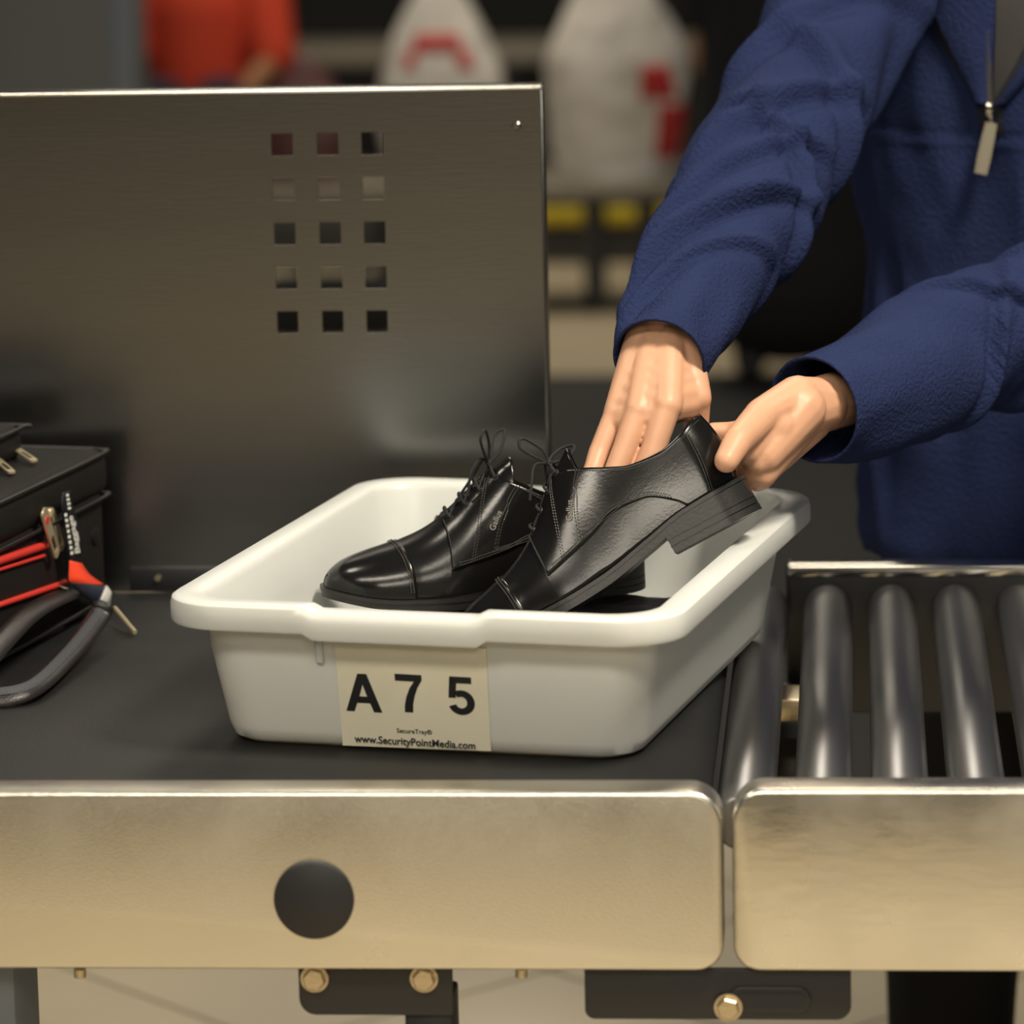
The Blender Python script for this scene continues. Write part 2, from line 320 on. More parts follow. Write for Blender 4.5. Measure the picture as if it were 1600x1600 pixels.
prof = [  # (inset from outer rim, z, corner radius, notch drop of this ring)
    (0.010, TH-0.0235, 0.050, 0.0055), (0.0012, TH-0.0225, 0.056, 0.0055), (0.0, TH-0.0195, 0.057, 0.0055), (0.0, TH-0.008, 0.057, 0.005), (0.0014, TH-0.0022, 0.056, 0.005), (0.0045, TH, 0.054, 0.0045),
    (0.0235, TH, 0.042, 0.004), (0.0262, TH-0.0018, 0.040, 0.004), (0.029, TH-0.007, 0.038, 0.003), (0.034, TH-0.05, 0.037, 0), (0.044, 0.018, 0.036, 0), (0.049, 0.008, 0.034, 0), (0.060, 0.004, 0.03, 0)]
rows = [[Vector((x, y, z-d*notch(x, y))) for (x, y) in loop(TW-2*i, TL-2*i, r)] for (i, z, r, d) in prof]
m = MB(); m.grid(rows, close_v=True); m.f.append(tuple(range((len(rows)-1)*len(rows[0]), len(rows)*len(rows[0]))))
out = [(0.010, TH-0.0235, 0.050, 0.0055), (0.026, TH-0.0225, 0.041, 0.0), (0.0275, TH-0.026, 0.041, 0), (0.030, TH-0.05, 0.040, 0), (0.041, 0.014, 0.039, 0), (0.045, 0.004, 0.036, 0), (0.052, 0.0, 0.032, 0)]
rows = [[Vector((x, y, z-d*notch(x, y))) for (x, y) in loop(TW-2*i, TL-2*i, r)] for (i, z, r, d) in out]
k0 = len(m.v); m.grid(rows, close_v=True); m.f.append(tuple(range(len(m.v)-len(rows[0]), len(m.v))))
me = m.mesh(); bm = bmesh.new(); bm.from_mesh(me); bmesh.ops.remove_doubles(bm, verts=bm.verts[:], dist=1e-6); bmesh.ops.recalc_face_normals(bm, faces=bm.faces[:]); bm.to_mesh(me); bm.free()
link('tray_body', me, 'tray_plastic', tr, ang=40, local=True)
# front wall frame: u to the right, v up the wall
def wall_y(z): return -TL/2+np.interp(z, [0.014, TH-0.05, TH-0.032], [0.041, 0.030, 0.0275])
def wall_M(u, z, off):
    y = wall_y(z); sl = (wall_y(z+0.005)-wall_y(z-0.005))/0.01; vz = Vector((0, sl, 1)).normalized(); nrm = Vector((0, -1, sl)).normalized()
    X = Vector((1, 0, 0)); P = Vector((u, y, z))+nrm*off
    return Matrix(((X.x, vz.x, nrm.x, P.x), (X.y, vz.y, nrm.y, P.y), (X.z, vz.z, nrm.z, P.z), (0, 0, 0, 1)))
def lab_uz(px, py):
    """label pixel -> wall coords: intersect the pixel ray with the tray front wall"""
    Minv = TM.inverted(); o_ = Minv @ Vector(CAM); d_ = Minv.to_3x3() @ (at(px, py, Y=0.3)-Vector(CAM)); t = 0.9
    for _ in range(30):
        P = o_+d_*t; t += (wall_y(P.z)-P.y)/d_.y
    return P.x, P.z
cor = [lab_uz(*c) for c in ((523, 1000), (760, 1012), (767, 1175), (535, 1166))]
cu0 = sum(c[0] for c in cor)/4; cz0 = sum(c[1] for c in cor)/4
Mw = wall_M(cu0, cz0, 0.0)
lab = MB().prism([(c[0]-cu0, (c[1]-cz0)*1.005) for c in cor][::-1], 0.0004, 0.0010, axis='Z')
me = lab.mesh(); me.transform(Mw); lb = link('paper_label', me, 'paper', tr, ang=None, local=True)
def on_label(name, me, px, py, mat='ink', rot=-0.012):
    u, z = lab_uz(px, py); me.transform(wall_M(u, z, 0.0013) @ Matrix.Rotation(rot, 4, 'Z')); o = link(name, me, mat, lb, ang=None, local=True); return o
def glyph(polys, h):
    mm = MB()
    for pl in polys: mm.prism([(x*h, y*h) for x, y in pl], 0, 0.0002, axis='Z')
    return mm.mesh()
G_A = [[(-0.46, -0.5), (-0.25, -0.5), (-0.165, -0.27), (-0.09, -0.07), (0.0, 0.22), (0.0, 0.5), (-0.115, 0.5)], [(0.46, -0.5), (0.115, 0.5), (0.0, 0.5), (0.0, 0.22), (0.09, -0.07), (0.165, -0.27), (0.25, -0.5)], [(-0.165, -0.27), (0.165, -0.27), (0.115, -0.10), (-0.115, -0.10)]]
G_7 = [[(-0.34, 0.5), (-0.34, 0.32), (0.14, 0.32), (0.34, 0.36), (0.34, 0.5)], [(0.34, 0.36), (0.14, 0.32), (0.02, 0.14), (-0.08, -0.10), (-0.13, -0.32), (-0.14, -0.5), (0.07, -0.5), (0.085, -0.28), (0.14, -0.05), (0.22, 0.16)]]
arc = [(0.0+0.34*math.cos(a), -0.175+0.325*math.sin(a)) for a in np.linspace(math.radians(125), math.radians(-160), 22)]
arci = [(0.0+0.145*math.cos(a), -0.175+0.155*math.sin(a)) for a in np.linspace(math.radians(125), math.radians(-160), 22)]
G_5 = [[arc[i], arc[i+1], arci[i+1], arci[i]] for i in range(21)]+[[(-0.27, 0.5), (-0.27, 0.33), (0.28, 0.33), (0.28, 0.5)], [(-0.27, 0.5), (-0.32, -0.06), (-0.14, -0.06), (-0.10, 0.36)]]
hgt = 0.0345
on_label('letter_a', glyph(G_A, hgt), 568, 1082); on_label('digit_seven', glyph(G_7, hgt), 640, 1083); on_label('digit_five', glyph(G_5, hgt), 721, 1087)
on_label('printed_text', text_mesh('www.SecurityPointMedia.com', 0.0088, 0.00016), 649, 1160)
on_label('printed_text', text_mesh('SecureTray\u00ae', 0.0058, 0.00012), 648, 1143)
on_label('printed_text', text_mesh('Patent No. 6,888,460', 0.0034, 0.00004), 557, 1006, 'brown_ink'); on_label('printed_text', text_mesh('7,788,401', 0.0034, 0.00004), 636, 1009, 'brown_ink'); on_label('printed_text', text_mesh('7,655,286', 0.0034, 0.00004), 714, 1012, 'brown_ink')
u, z = lab_uz(499, 1008); me = MB().box((-0.0035, -0.016, -0.002), (0.0035, 0.014, 0.002), 0.0018, 3).mesh(); me.transform(wall_M(u, z, 0.002)); link('molded_rib', me, 'tray_plastic', tr, local=True)
me = MB().prism(rrect(-0.030, 0.030, -0.014, 0.014, (0.003,)*4), -0.0006, 0.0006, axis='Z', bevel=0.0003).mesh(); me.transform(Matrix.Translation((0.165, TL/2-0.045, TH+0.012)) @ Matrix.Rotation(-0.5, 4, 'Y') @ Matrix.Rotation(0.6, 4, 'Z')); link('clear_tab', me, 'clear_plastic', tr, local=True)

# ---------------------------------------------------------------- black garment in the tray
rows = []; NX, NY = 40, 30
for i in range(NX+1):
    r_ = []
    for j in range(NY+1):
        u = i/NX*2-1; v = j/NY*2-1
        x = 0.155*u; y = 0.155*v; e = max(0, 1-max(abs(u)**5, abs(v)**5))**0.5
        hgt_ = 0.050 if v > 0.1 else 0.050-0.040*sst(-0.1, 0.5, -v)
        z = 0.0055+e*(hgt_+0.006*noise.noise(Vector((x*22, y*22, 0)))+0.003*noise.noise(Vector((x*60, y*60, 3)))-0.003)
        r_.append(TM @ Vector((x+0.004, y+0.050, z+0.001)))
    rows.append(r_)
gm = MB(); gm.grid(rows); n1 = NY+1
ring = [i*n1 for i in range(NX+1)]+[NX*n1+j for j in range(1, n1)]+[i*n1+NY for i in range(NX-1, -1, -1)]+[j for j in range(NY-1, 0, -1)]
gm.f.append(tuple(ring)); tag(gm.build('folded_garment', 'black_cloth', ang=60), 'black folded garment lying in the white tray under the shoes', 'garment')

# ---------------------------------------------------------------- dress shoes
LS = 0.300
W_ = tab([(0, 0.030), (0.03, 0.032), (0.07, 0.0325), (0.11, 0.034), (0.15, 0.040), (0.195, 0.0475), (0.225, 0.0465), (0.25, 0.042), (0.275, 0.036), (0.30, 0.030)])
def wid(x):
    w_ = W_(x)
    if x < 0.032: w_ *= math.sqrt(max(0, 1-(1-x/0.032)**2))
    if x > LS-0.05: w_ *= max(0, 1-((x-(LS-0.05))/0.05)**2.3)**0.5
    return w_
ZF = tab([(0, 0.033), (0.06, 0.030), (0.10, 0.022), (0.15, 0.012), (0.19, 0.0095), (0.24, 0.0105), (0.30, 0.019)])
HH = tab([(0, 0.175), (0.05, 0.168), (0.085, 0.155), (0.11, 0.139), (0.135, 0.125), (0.16, 0.103), (0.185, 0.080), (0.21, 0.064), (0.235, 0.0545), (0.26, 0.0480), (0.28, 0.0415), (0.292, 0.034), (0.298, 0.027), (0.30, 0.0195)])
HC = tab([(0, 0.101), (0.012, 0.098), (0.03, 0.091), (0.055, 0.086), (0.08, 0.088), (0.10, 0.096), (0.12, 0.106), (0.135, 0.1125)])
YC = lambda x: 0.007*math.sin(PI*min(1, x/0.22))-0.002
def Sp(x, t):
    x = min(max(x, 0), LS); w_ = wid(x); a = PI*t; c, s = math.cos(a), math.sin(a); k = sst(0.17, 0.24, x); p_ = 0.95-0.13*k; q_ = 1.0-0.12*k
    zf = ZF(x); z = zf+(HH(x)-zf)*abs(s)**q_; y = YC(x)+w_*math.copysign(abs(c)**p_, c)
    hx_ = 0.007*((z-0.062)/0.04)**2*max(0, 1-x/0.06) if x < 0.06 else 0
    return Vector((x+hx_, y, z))
GAP = lambda x: 0.0065+0.013*(1-sst(0.134, 0.151, x))
def tcut(x):
    if x >= 0.192: return 0.5
    if x >= 0.135:
        g = GAP(x); c = min(1, (g/wid(x)))**(1/0.95); return math.acos(c)/PI
    zf = ZF(x); s = min(1, max(0.0, (HC(x)-zf)/(HH(x)-zf))); return min(math.asin(s)/PI, math.acos(min(1, 0.0065/max(wid(x), 0.007)))/PI if wid(x) > 0.0066 else 0.5)
def Sn(x, t, off):
    e = 1e-3; xx = min(max(x, 0.002), LS-0.0015)
    du = Sp(min(xx+e, LS), t)-Sp(xx-e, t); tt = min(max(t, 0.004), 0.996); dv = Sp(xx, tt+0.004)-Sp(xx, tt-0.004)
    n = dv.cross(du)
    if n.length < 1e-12: return Sp(x, t)
    n.normalize(); c = Vector((xx, YC(xx), 0.03))
    if n.dot(Sp(xx, tt)-c) < 0: n = -n
    return Sp(x, t)+n*off
def t_of_z(x, z):
    zf = ZF(x); k = sst(0.17, 0.24, x); s = min(1, max(0, (z-zf)/(HH(x)-zf)))**(1/(1.0-0.12*k)); return math.asin(s)/PI
XS = sorted(set([LS/2*(1-math.cos(PI*i/90)) for i in range(91)]+[0.1349, 0.1351, 0.1919, 0.1921]))
def make_shoe(name, label, M, bow):
    t = thing(name, label, 'shoe', group=None); t.matrix_basis = M
    P = lambda mb, n, mat, ang=35, par=None: mb.build(n, mat, par or t, ang, local=True)
    # upper
    NC = 22; rows = []
    for x in XS:
        tc = tcut(x); rows.append([Sp(x, tc*k/NC) for k in range(NC+1)]+[Sp(x, 1-tc+tc*k/NC) for k in range(NC+1)])
    m = MB(); n = 2*NC+2; m.v = [tuple(p) for r in rows for p in r]
    for i in range(len(XS)-1):
        for j in range(n-1):
            if j == NC and XS[i] < 0.1920: continue
            m.f.append((i*n+j, i*n+j+1, (i+1)*n+j+1, (i+1)*n+j))
    o = P(m, 'upper', 'leather', 60); baked(o, [('SOLIDIFY', dict(thickness=0.0022, offset=-1))])
    # insole
    m = MB(); m.grid([[Vector((x, YC(x)+wid(x)*0.93*s, ZF(x)+0.003)) for s in (-1, -0.5, 0, 0.5, 1)] for x in XS if 0.004 < x < 0.29]); P(m, 'insole', 'lining')
    # quarters (one per side), toe cap, tongue, heel strip
    ZQ = tab([(0, 0.0), (0.045, 0.022), (0.06, 0.040), (0.085, 0.056), (0.11, 0.058), (0.14, 0.048), (0.17, 0.040), (0.195, 0.034)])
    for side in (0, 1):
        rows = []
        for x in [0.001]+[0.003+0.188*k/90 for k in range(91)]:
            tl = max(0.0, t_of_z(x, ZQ(x))) if x > 0.046 else 0.0; tc = tcut(x)*0.999; r_ = []
            for k in range(19):
                v = k/18; tt = tl+(tc-tl)*v; xx = x-0.010*sst(0.16, 0.192, x)*(1-v)*0.0; r_.append(Sn(xx, 1-tt if side else tt, 0.0014))
            rows.append(r_)
        m = MB(); m.grid(rows); o = P(m, 'quarter', 'leather', 60); baked(o, [('SOLIDIFY', dict(thickness=0.0013, offset=-1))])
    rows = []
    for i in range(46):
        r_ = []
        for k in range(61):
            tt = k/60; xe_ = 0.2235+0.006*math.sin(PI*tt)**2; u = i/45; x = xe_+(LS-xe_)*math.sin(u*PI/2); r_.append(Sn(x, tt, 0.0012*(1-u**6)))
        rows.append(r_)
    m = MB(); m.grid(rows); o = P(m, 'toe_cap', 'leather', 60); baked(o, [('SOLIDIFY', dict(thickness=0.0011, offset=-1))])
    rows = []
    for i in range(24):
        x = 0.205-0.085*i/23; hw_ = 0.017+0.008*i/23; r_ = []
        for k in range(13):
            s = k/12*2-1; xx = max(x, 0.131); c = (abs(s)*hw_/wid(xx)); tt = math.acos(min(1, c))/PI; tt = tt if s > 0 else 1-tt
            pnt = Sn(xx, tt, -0.003); d = max(0, 0.131-x)*0.6; r_.append(pnt+Vector((-d*0.80, 0, d*0.62-0.35*d*s*s)))
        rows.append(r_)
    m = MB(); m.grid(rows); o = P(m, 'tongue', 'leather', 60); baked(o, [('SOLIDIFY', dict(thickness=0.003, offset=0))])
    # welt and outsole, heel
    def outline(x, g): xs_ = -g+x*(LS+2*g)/LS; return xs_, YC(x), wid(x)+g*min(1, wid(x)/0.012)
    def slab(g, zt, zb, x0=0.0, x1=LS):
        rows = []
        for x in [q for q in XS if x0 <= q <= x1]:
            X, yc, w_ = outline(x, g); a, b = zt(x), zb(x); rows.append([Vector((X, yc+w_, a)), Vector((X, yc+w_, b)), Vector((X, yc-w_, b)), Vector((X, yc-w_, a))])
        mm = MB(); mm.grid(rows, close_v=True, cap=True); return mm
    P(slab(0.0035, lambda x: ZF(x)+0.0012, lambda x: ZF(x)-0.0024), 'welt', 'sole_rubber')
    P(slab(0.0025, lambda x: ZF(x)-0.0024, lambda x: ZF(x)-0.0095+0.002*sst(0.2, 0.3, x)), 'outsole', 'sole_rubber')
    hm = MB(); lv = [0.0, 0.0065, 0.0070, 0.0125, 0.0130, 0.0180, 0.0185]
    for a, b, g in ((0.0, 0.0062, 0.0030), (0.0062, 0.0070, 0.0018), (0.0070, 0.0125, 0.0028), (0.0125, 0.0131, 0.0016), (0.0131, 0.0300, 0.0026)):
        s_ = slab(g, (lambda x, b=b: min(b, ZF(x)-0.0094)), (lambda x, a=a: min(a, ZF(x)-0.0094)), 0, 0.086); hm.add(s_.v, s_.f)
    P(hm, 'heel', 'sole_rubber')
    # stitching: short raised dashes along lines on the surface
    st = MB()
    def stitch(fn, n_, off=0.0019, dash=0.6):
        for i in range(n_):
            a, b = fn((i+0.15)/n_), fn((i+0.15+dash)/n_); p0, p1 = Sn(*a, off), Sn(*b, off)
            if (p1-p0).length > 1e-5: st.tube([p0, (p0+p1)/2+(Sn(*a, off+0.0003)-p0), p1], 0.00046, 5)
    for side in (0, 1):
        F = lambda tt: (1-tt if side else tt)
        for dx in (0.003, 0.0052):   # along the lower quarter edge
            stitch(lambda v: ((lambda x: (x, F(t_of_z(x, ZQ(x)+dx))))(0.062+0.122*v)), 62)
        for x0, x1 in ((0.170, 0.146), (0.1725, 0.1485), (0.149, 0.122), (0.1515, 0.1245)):   # two slanted double rows by the facing
            stitch(lambda v: ((lambda x: (x, F(t_of_z(x, ZQ(x)+0.004)+(tcut(x)*0.985-t_of_z(x, ZQ(x)+0.004))*v)))(x0+(x1-x0)*v)), 30)
        for dx in (0.0, 0.0022):     # diagonal row and heel strip
            stitch(lambda v: ((lambda x: (x, F(t_of_z(x, 0.050+0.026*v+dx))))(0.150-0.118*v)), 56)
            stitch(lambda v: ((lambda x: (x, F(t_of_z(x, 0.034+0.054*v))))(0.026-0.004*v+dx)), 30)
        stitch(lambda v: (0.1895, F(t_of_z(0.1895, 0.040)+(tcut(0.1895)*0.95-t_of_z(0.1895, 0.040))*v)), 24)
        stitch(lambda v: ((lambda x: (x, F(tcut(x)-0.012)))(0.128-0.122*v)), 60)
    for d in (0.0035, 0.006): stitch(lambda v: (0.2235+0.006*math.sin(PI*v)**2+d, 0.04+0.92*v), 70)
    o = P(st, 'stitching', 'thread')
    # laces
    EY = [0.184, 0.170, 0.156, 0.142]
    def eye(x, s, off=0.0032, yy=0.0125):
        tt = math.acos(min(1, yy/wid(x)))/PI; return Sn(x, tt if s > 0 else 1-tt, off)
    lm = MB(); em = MB()
    for i, x in enumerate(EY):
        a, b = eye(x, 1), eye(x-0.002, -1); mid = Sn(x-0.001, 0.5, 0.0042)
        lm.tube(smooth_path([eye(x, 1, 0.0005, 0.0135), a, eye(x, 1, 0.0042, 0.007), mid, eye(x-0.002, -1, 0.0042, 0.007), b, eye(x-0.002, -1, 0.0005, 0.0135)], 5), 0.0014, 7)
        if i < 3: lm.tube(smooth_path([eye(x, 1, 0.001, 0.010), Sn(x-0.007, 0.5, 0.001), eye(EY[i+1], -1, 0.001, 0.010)], 5), 0.0013, 6)
        for s in (1, -1):
            c_ = eye(x, s, 0.0016, 0.0135); nrm = (eye(x, s, 0.004, 0.0135)-c_).normalized(); u = nrm.orthogonal().normalized(); v = nrm.cross(u)
            em = MB(); em.tube([c_+(u*math.cos(q)+v*math.sin(q))*0.0026 for q in [2*PI*k/12 for k in range(12)]], 0.0007, 5, closed=True); P(em, 'eyelet', 'leather_matte')
    K = Sn(0.141, 0.5, 0.006)
    lm.tube_r([K+Vector((0, -0.005, 0)), K+Vector((0, -0.002, 0.0005)), K+Vector((0, 0.002, 0.0005)), K+Vector((0, 0.005, 0))], [0.0015, 0.0032, 0.0032, 0.0015], 8)
    for path in bow: lm.tube(smooth_path([K+Vector(q) for q in path], 8), 0.00135, 7)
    P(lm, 'laces', 'lace')
    # stamped maker's name on the outer side
    xc, tcn = 0.150, None; me = text_mesh('Gallus', 0.0078, 0.00012, depth=0.0002)
    p0 = Sn(0.153, t_of_z(0.153, 0.066), 0.0018); p1 = Sn(0.141, t_of_z(0.141, 0.088), 0.0018)
    X = (p1-p0).normalized(); nrm = (Sn(0.147, t_of_z(0.147, 0.077), 0.01)-Sn(0.147, t_of_z(0.147, 0.077), 0)).normalized(); nrm = (nrm-X*nrm.dot(X)).normalized(); Yv = nrm.cross(X); c_ = (p0+p1)/2+nrm*0.0005
    me.transform(Matrix(((X.x, Yv.x, nrm.x, c_.x), (X.y, Yv.y, nrm.y, c_.y), (X.z, Yv.z, nrm.z, c_.z), (0, 0, 0, 1)))); link('stamped_name', me, 'stamp', t, None, local=True)
    return t
def shoe_matrix(heel, toe, roll=0.0):
    """local +x runs heel->toe; heel = ground point under the heel's back"""
    h, q = Vector(heel), Vector(toe); X = (q-h).normalized(); Y = Vector((0, 0, 1)).cross(X).normalized(); Z = X.cross(Y)
    R = Matrix((X, Y, Z)).transposed().to_4x4(); return Matrix.Translation(h) @ R @ Matrix.Rotation(roll, 4, 'X')
ZS = 0.829; toeA = at(508, 930, z=ZS+0.012); toeA.z = ZS
dA = Vector((math.cos(math.radians(19)), math.sin(math.radians(19)), 0))
bowA = [[(0, 0, 0), (0.006, 0.010, 0.010), (0.012, 0.020, 0.026), (0.006, 0.014, 0.033), (0.000, 0.004, 0.018), (0, 0, 0)], [(0, 0, 0), (-0.004, -0.008, 0.008), (-0.012, -0.018, 0.024), (-0.020, -0.016, 0.026), (-0.012, -0.004, 0.010), (0, 0, 0)],
        [(0, 0, 0), (0.010, 0.008, 0.006), (0.020, 0.014, -0.006), (0.024, 0.016, -0.026)], [(0, 0, 0), (0.004, -0.006, 0.002), (0.012, -0.014, -0.014), (0.022, -0.018, -0.030)]]
make_shoe('dress_shoe', 'black cap-toe lace-up dress shoe lying flat in the tray', shoe_matrix(toeA+dA*LS, toeA), bowA)
heelB = at(1186, 797, Y=0.425); toeB = heelB+Vector((-math.cos(math.radians(27))*0.985, -0.10, -math.sin(math.radians(27))))*LS
bowB = [[(0, 0, 0), (0.008, 0.006, 0.010), (0.016, 0.012, 0.024), (0.010, 0.010, 0.030), (0.000, 0.003, 0.014), (0, 0, 0)], [(0, 0, 0), (-0.004, -0.010, 0.005), (-0.016, -0.020, 0.008), (-0.026, -0.018, 0.004), (-0.016, -0.010, -0.003), (0, 0, 0)],
        [(0, 0, 0), (0.012, 0.008, 0.004), (0.022, 0.016, -0.010), (0.030, 0.018, -0.022)], [(0, 0, 0), (0.004, -0.008, 0.002), (0.010, -0.018, -0.012)]]
make_shoe('dress_shoe', 'black lace-up dress shoe tilted heel-up and held by both hands', shoe_matrix(heelB, toeB, 0.24), bowB)

# ---------------------------------------------------------------- bodies: smooth skins grown from tapered capsules
def capsule(mb, p0, r0, p1, r1, n=14, rings=5, sq=1.0, up=None):
    p0, p1 = Vector(p0), Vector(p1); d = p1-p0; L_ = d.length; t = d.normalized() if L_ > 1e-6 else Vector((0, 0, 1))
    u = Vector(up) if up is not None else (Vector((0, 1, 0)) if abs(t.y) < 0.9 else Vector((1, 0, 0))); u = (u-t*u.dot(t)).normalized(); b = t.cross(u); rows = []
    for k in range(rings+1): a = -PI/2+PI/2*k/rings; rows.append((p0+t*r0*math.sin(a), max(r0*math.cos(a), 1e-5)))
    for k in range(rings+1): a = PI/2*k/rings; rows.append((p1+t*r1*math.sin(a), max(r1*math.cos(a), 1e-5)))
    mb.grid([[c+(u*math.cos(2*PI*k/n)*sq+b*math.sin(2*PI*k/n))*r for k in range(n)] for c, r in rows], close_v=True, cap=True)
def skin(mb, voxel, it=6, fac=0.5):
    me = mb.mesh(); o = bpy.data.objects.new('tmp', me); C.objects.link(o)
    baked(o, [('REMESH', dict(mode='VOXEL', voxel_size=voxel)), ('SMOOTH', dict(iterations=it, factor=fac))])
    me = o.data; bpy.data.objects.remove(o); return me
def join(ms):
    bm = bmesh.new()
    for m_ in ms: bm.from_mesh(m_)
    me = bpy.data.meshes.new('j'); bm.to_mesh(me); bm.free(); return me
A = lambda x, y, Y: at(x, y, Y=Y)
# right hand (over the shoe opening)
hr = MB(); wr = A(1037, 508, 0.522)
mcp = [A(1089, 622, 0.482), A(1042, 634, 0.446), A(998, 642, 0.448), A(962, 648, 0.462)]
pip = [A(1087, 688, 0.493), A(1020, 706, 0.430), A(973, 708, 0.430), A(936, 706, 0.442)]
dip = [A(1078, 728, 0.492), A(1000, 748, 0.422), A(958, 742, 0.420), A(926, 735, 0.428)]
tip = [A(1066, 756, 0.488), A(978, 778, 0.418), A(938, 770, 0.416), A(910, 758, 0.420)]
capsule(hr, A(1130, 376, 0.695), 0.033, A(1058, 484, 0.558), 0.027, sq=0.85); capsule(hr, A(1058, 484, 0.558), 0.027, wr, 0.025, sq=0.8)
for i in range(4):
    rr = (0.0112, 0.0116, 0.0110, 0.0098)[i]; b0 = wr.lerp(mcp[i], 0.12)+Vector(((0.012, 0.004, -0.004, -0.012)[i], 0, 0))
    capsule(hr, b0, 0.0180, mcp[i], rr*1.22); capsule(hr, mcp[i], rr*1.15, pip[i], rr*0.98); capsule(hr, pip[i], rr, dip[i], rr*0.88); capsule(hr, dip[i], rr*0.88, tip[i], rr*0.75)
    capsule(hr, wr.lerp(mcp[i], 0.45)+Vector((0, -0.0125, 0.002)), 0.0016, mcp[i]+Vector((0, -rr*0.95, 0.003)), 0.0030)      # tendons
for i in range(3):
    for k, rk in ((-0.22, 0.0098), (-0.08, 0.0112), (0.08, 0.0128), (0.22, 0.0142), (0.36, 0.0155), (0.52, 0.0168), (0.7, 0.018)):
        f_ = lambda j: mcp[j].lerp(wr, k) if k >= 0 else mcp[j].lerp(pip[j], -k)
        capsule(hr, f_(i)+Vector((0, 0.001, 0)), rk, f_(i+1)+Vector((0, 0.001, 0)), rk)
tb = [A(1056, 560, 0.525), A(1078, 610, 0.535), A(1084, 655, 0.520), A(1080, 690, 0.505)]
for i in range(3): capsule(hr, tb[i], 0.0135-0.0018*i, tb[i+1], 0.0117-0.0018*i)
# left hand (pinching the heel)
hl = MB(); wl = A(1282, 632, 0.535)
capsule(hl, A(1390, 603, 0.640), 0.028, wl, 0.0265, sq=0.85); palm = [A(1180, 672, 0.478), A(1188, 700, 0.482), A(1192, 724, 0.484), A(1192, 746, 0.482)]
for i in range(4): capsule(hl, wl.lerp(palm[i], 0.12)+Vector((0, 0.0, 0.009-0.006*i)), 0.0165, palm[i], 0.0118-0.0008*i)
fp = [A(1142, 676, 0.492), A(1146, 700, 0.496), A(1156, 728, 0.498), A(1170, 748, 0.494)]; ftip = [A(1115, 673, 0.490), A(1108, 691, 0.488), A(1122, 728, 0.488), A(1146, 750, 0.486)]
for i in range(4):
    rr = (0.0102, 0.0104, 0.0100, 0.0090)[i]; capsule(hl, palm[i], rr*1.2, fp[i], rr); capsule(hl, fp[i], rr, ftip[i], rr*0.78)
th = [A(1246, 622, 0.505), A(1190, 650, 0.465), A(1153, 689, 0.418), A(1135, 720, 0.396)]
capsule(hl, th[0], 0.0210, th[1], 0.0165); capsule(hl, th[1], 0.0162, th[2], 0.0132); capsule(hl, th[2], 0.0134, th[3], 0.0112); capsule(hl, th[0], 0.017, palm[3].lerp(wl, 0.35), 0.015); capsule(hl, th[1], 0.012, palm[0], 0.011)
for a_, ra, b_, rb2 in ((wl, 0.0255, th[0], 0.0205), (wl, 0.025, A(1240, 650, 0.495), 0.021), (A(1250, 640, 0.498), 0.024, A(1192, 712, 0.462), 0.0185), (A(1215, 668, 0.475), 0.019, A(1180, 735, 0.462), 0.016), (A(1262, 640, 0.515), 0.021, A(1190, 742, 0.462), 0.0135), (A(1240, 650, 0.495), 0.020, A(1182, 722, 0.455), 0.0135), (A(1222, 648, 0.485), 0.018, A(1168, 706, 0.448), 0.0125), (A(1194, 740, 0.462), 0.0125, A(1184, 752, 0.464), 0.0100)): capsule(hl, a_, ra, b_, rb2)
# hidden rest of the body: arms inside the sleeves, trunk, neck and head, one figure
PC = Vector((0.305, 1.20, 0))                                   # where he stands
bd = MB(); shR, shL = A(1350, -60, 1.09), Vector((0.50, 1.10, 1.40)); elR, elL = A(1190, 280, 0.81), Vector((0.42, 0.85, 1.08))
capsule(bd, shR, 0.034, elR, 0.034); capsule(bd, elR, 0.034, A(1130, 376, 0.695), 0.032); capsule(bd, shL, 0.036, elL, 0.034); capsule(bd, elL, 0.034, A(1500, 545, 0.75), 0.030); capsule(bd, A(1500, 545, 0.75), 0.030, A(1390, 603, 0.640), 0.028)
capsule(bd, PC+Vector((0, 0, 0.90)), 0.125, PC+Vector((0, 0, 1.25)), 0.135, n=24); capsule(bd, shR.lerp(shL, 0.2)+Vector((0, 0.06, -0.05)), 0.045, shR.lerp(shL, 0.8)+Vector((0, 0.06, -0.05)), 0.045)
hd = PC+Vector((-0.04, -0.07, 1.70)); capsule(bd, PC+Vector((-0.005, -0.01, 1.42)), 0.056, hd+Vector((0.01, 0.02, -0.07)), 0.052)
capsule(bd, hd+Vector((0, 0.0, 0.035)), 0.083, hd+Vector((-0.012, -0.02, -0.055)), 0.062, n=24); capsule(bd, hd+Vector((-0.045, -0.080, 0.0)), 0.010, hd+Vector((-0.054, -0.096, -0.028)), 0.013)
for s in (-1, 1):
    capsule(bd, hd+Vector((0.072*s, 0.02-0.03*s, -0.01)), 0.012, hd+Vector((0.076*s, 0.025-0.03*s, 0.02)), 0.014)
    for k in (0,): capsule(bd, PC+Vector((0.085*s, 0, 0.90)), 0.080, PC+Vector((0.095*s, 0.01, 0.46)), 0.055); capsule(bd, PC+Vector((0.095*s, 0.01, 0.46)), 0.052, PC+Vector((0.10*s, 0.03, 0.08)), 0.036); capsule(bd, PC+Vector((0.10*s, 0.03, 0.05)), 0.036, PC+Vector((0.10*s-0.02, -0.12, 0.045)), 0.034)
pe = thing('person', 'person in a blue half-zip fleece pullover reaching both hands to a shoe', 'person', PC)
me = join([skin(bd, 0.008, 8), skin(hr, 0.0015, 11), skin(hl, 0.0015, 14)]); link('body', me, 'skin', pe, ang=180)
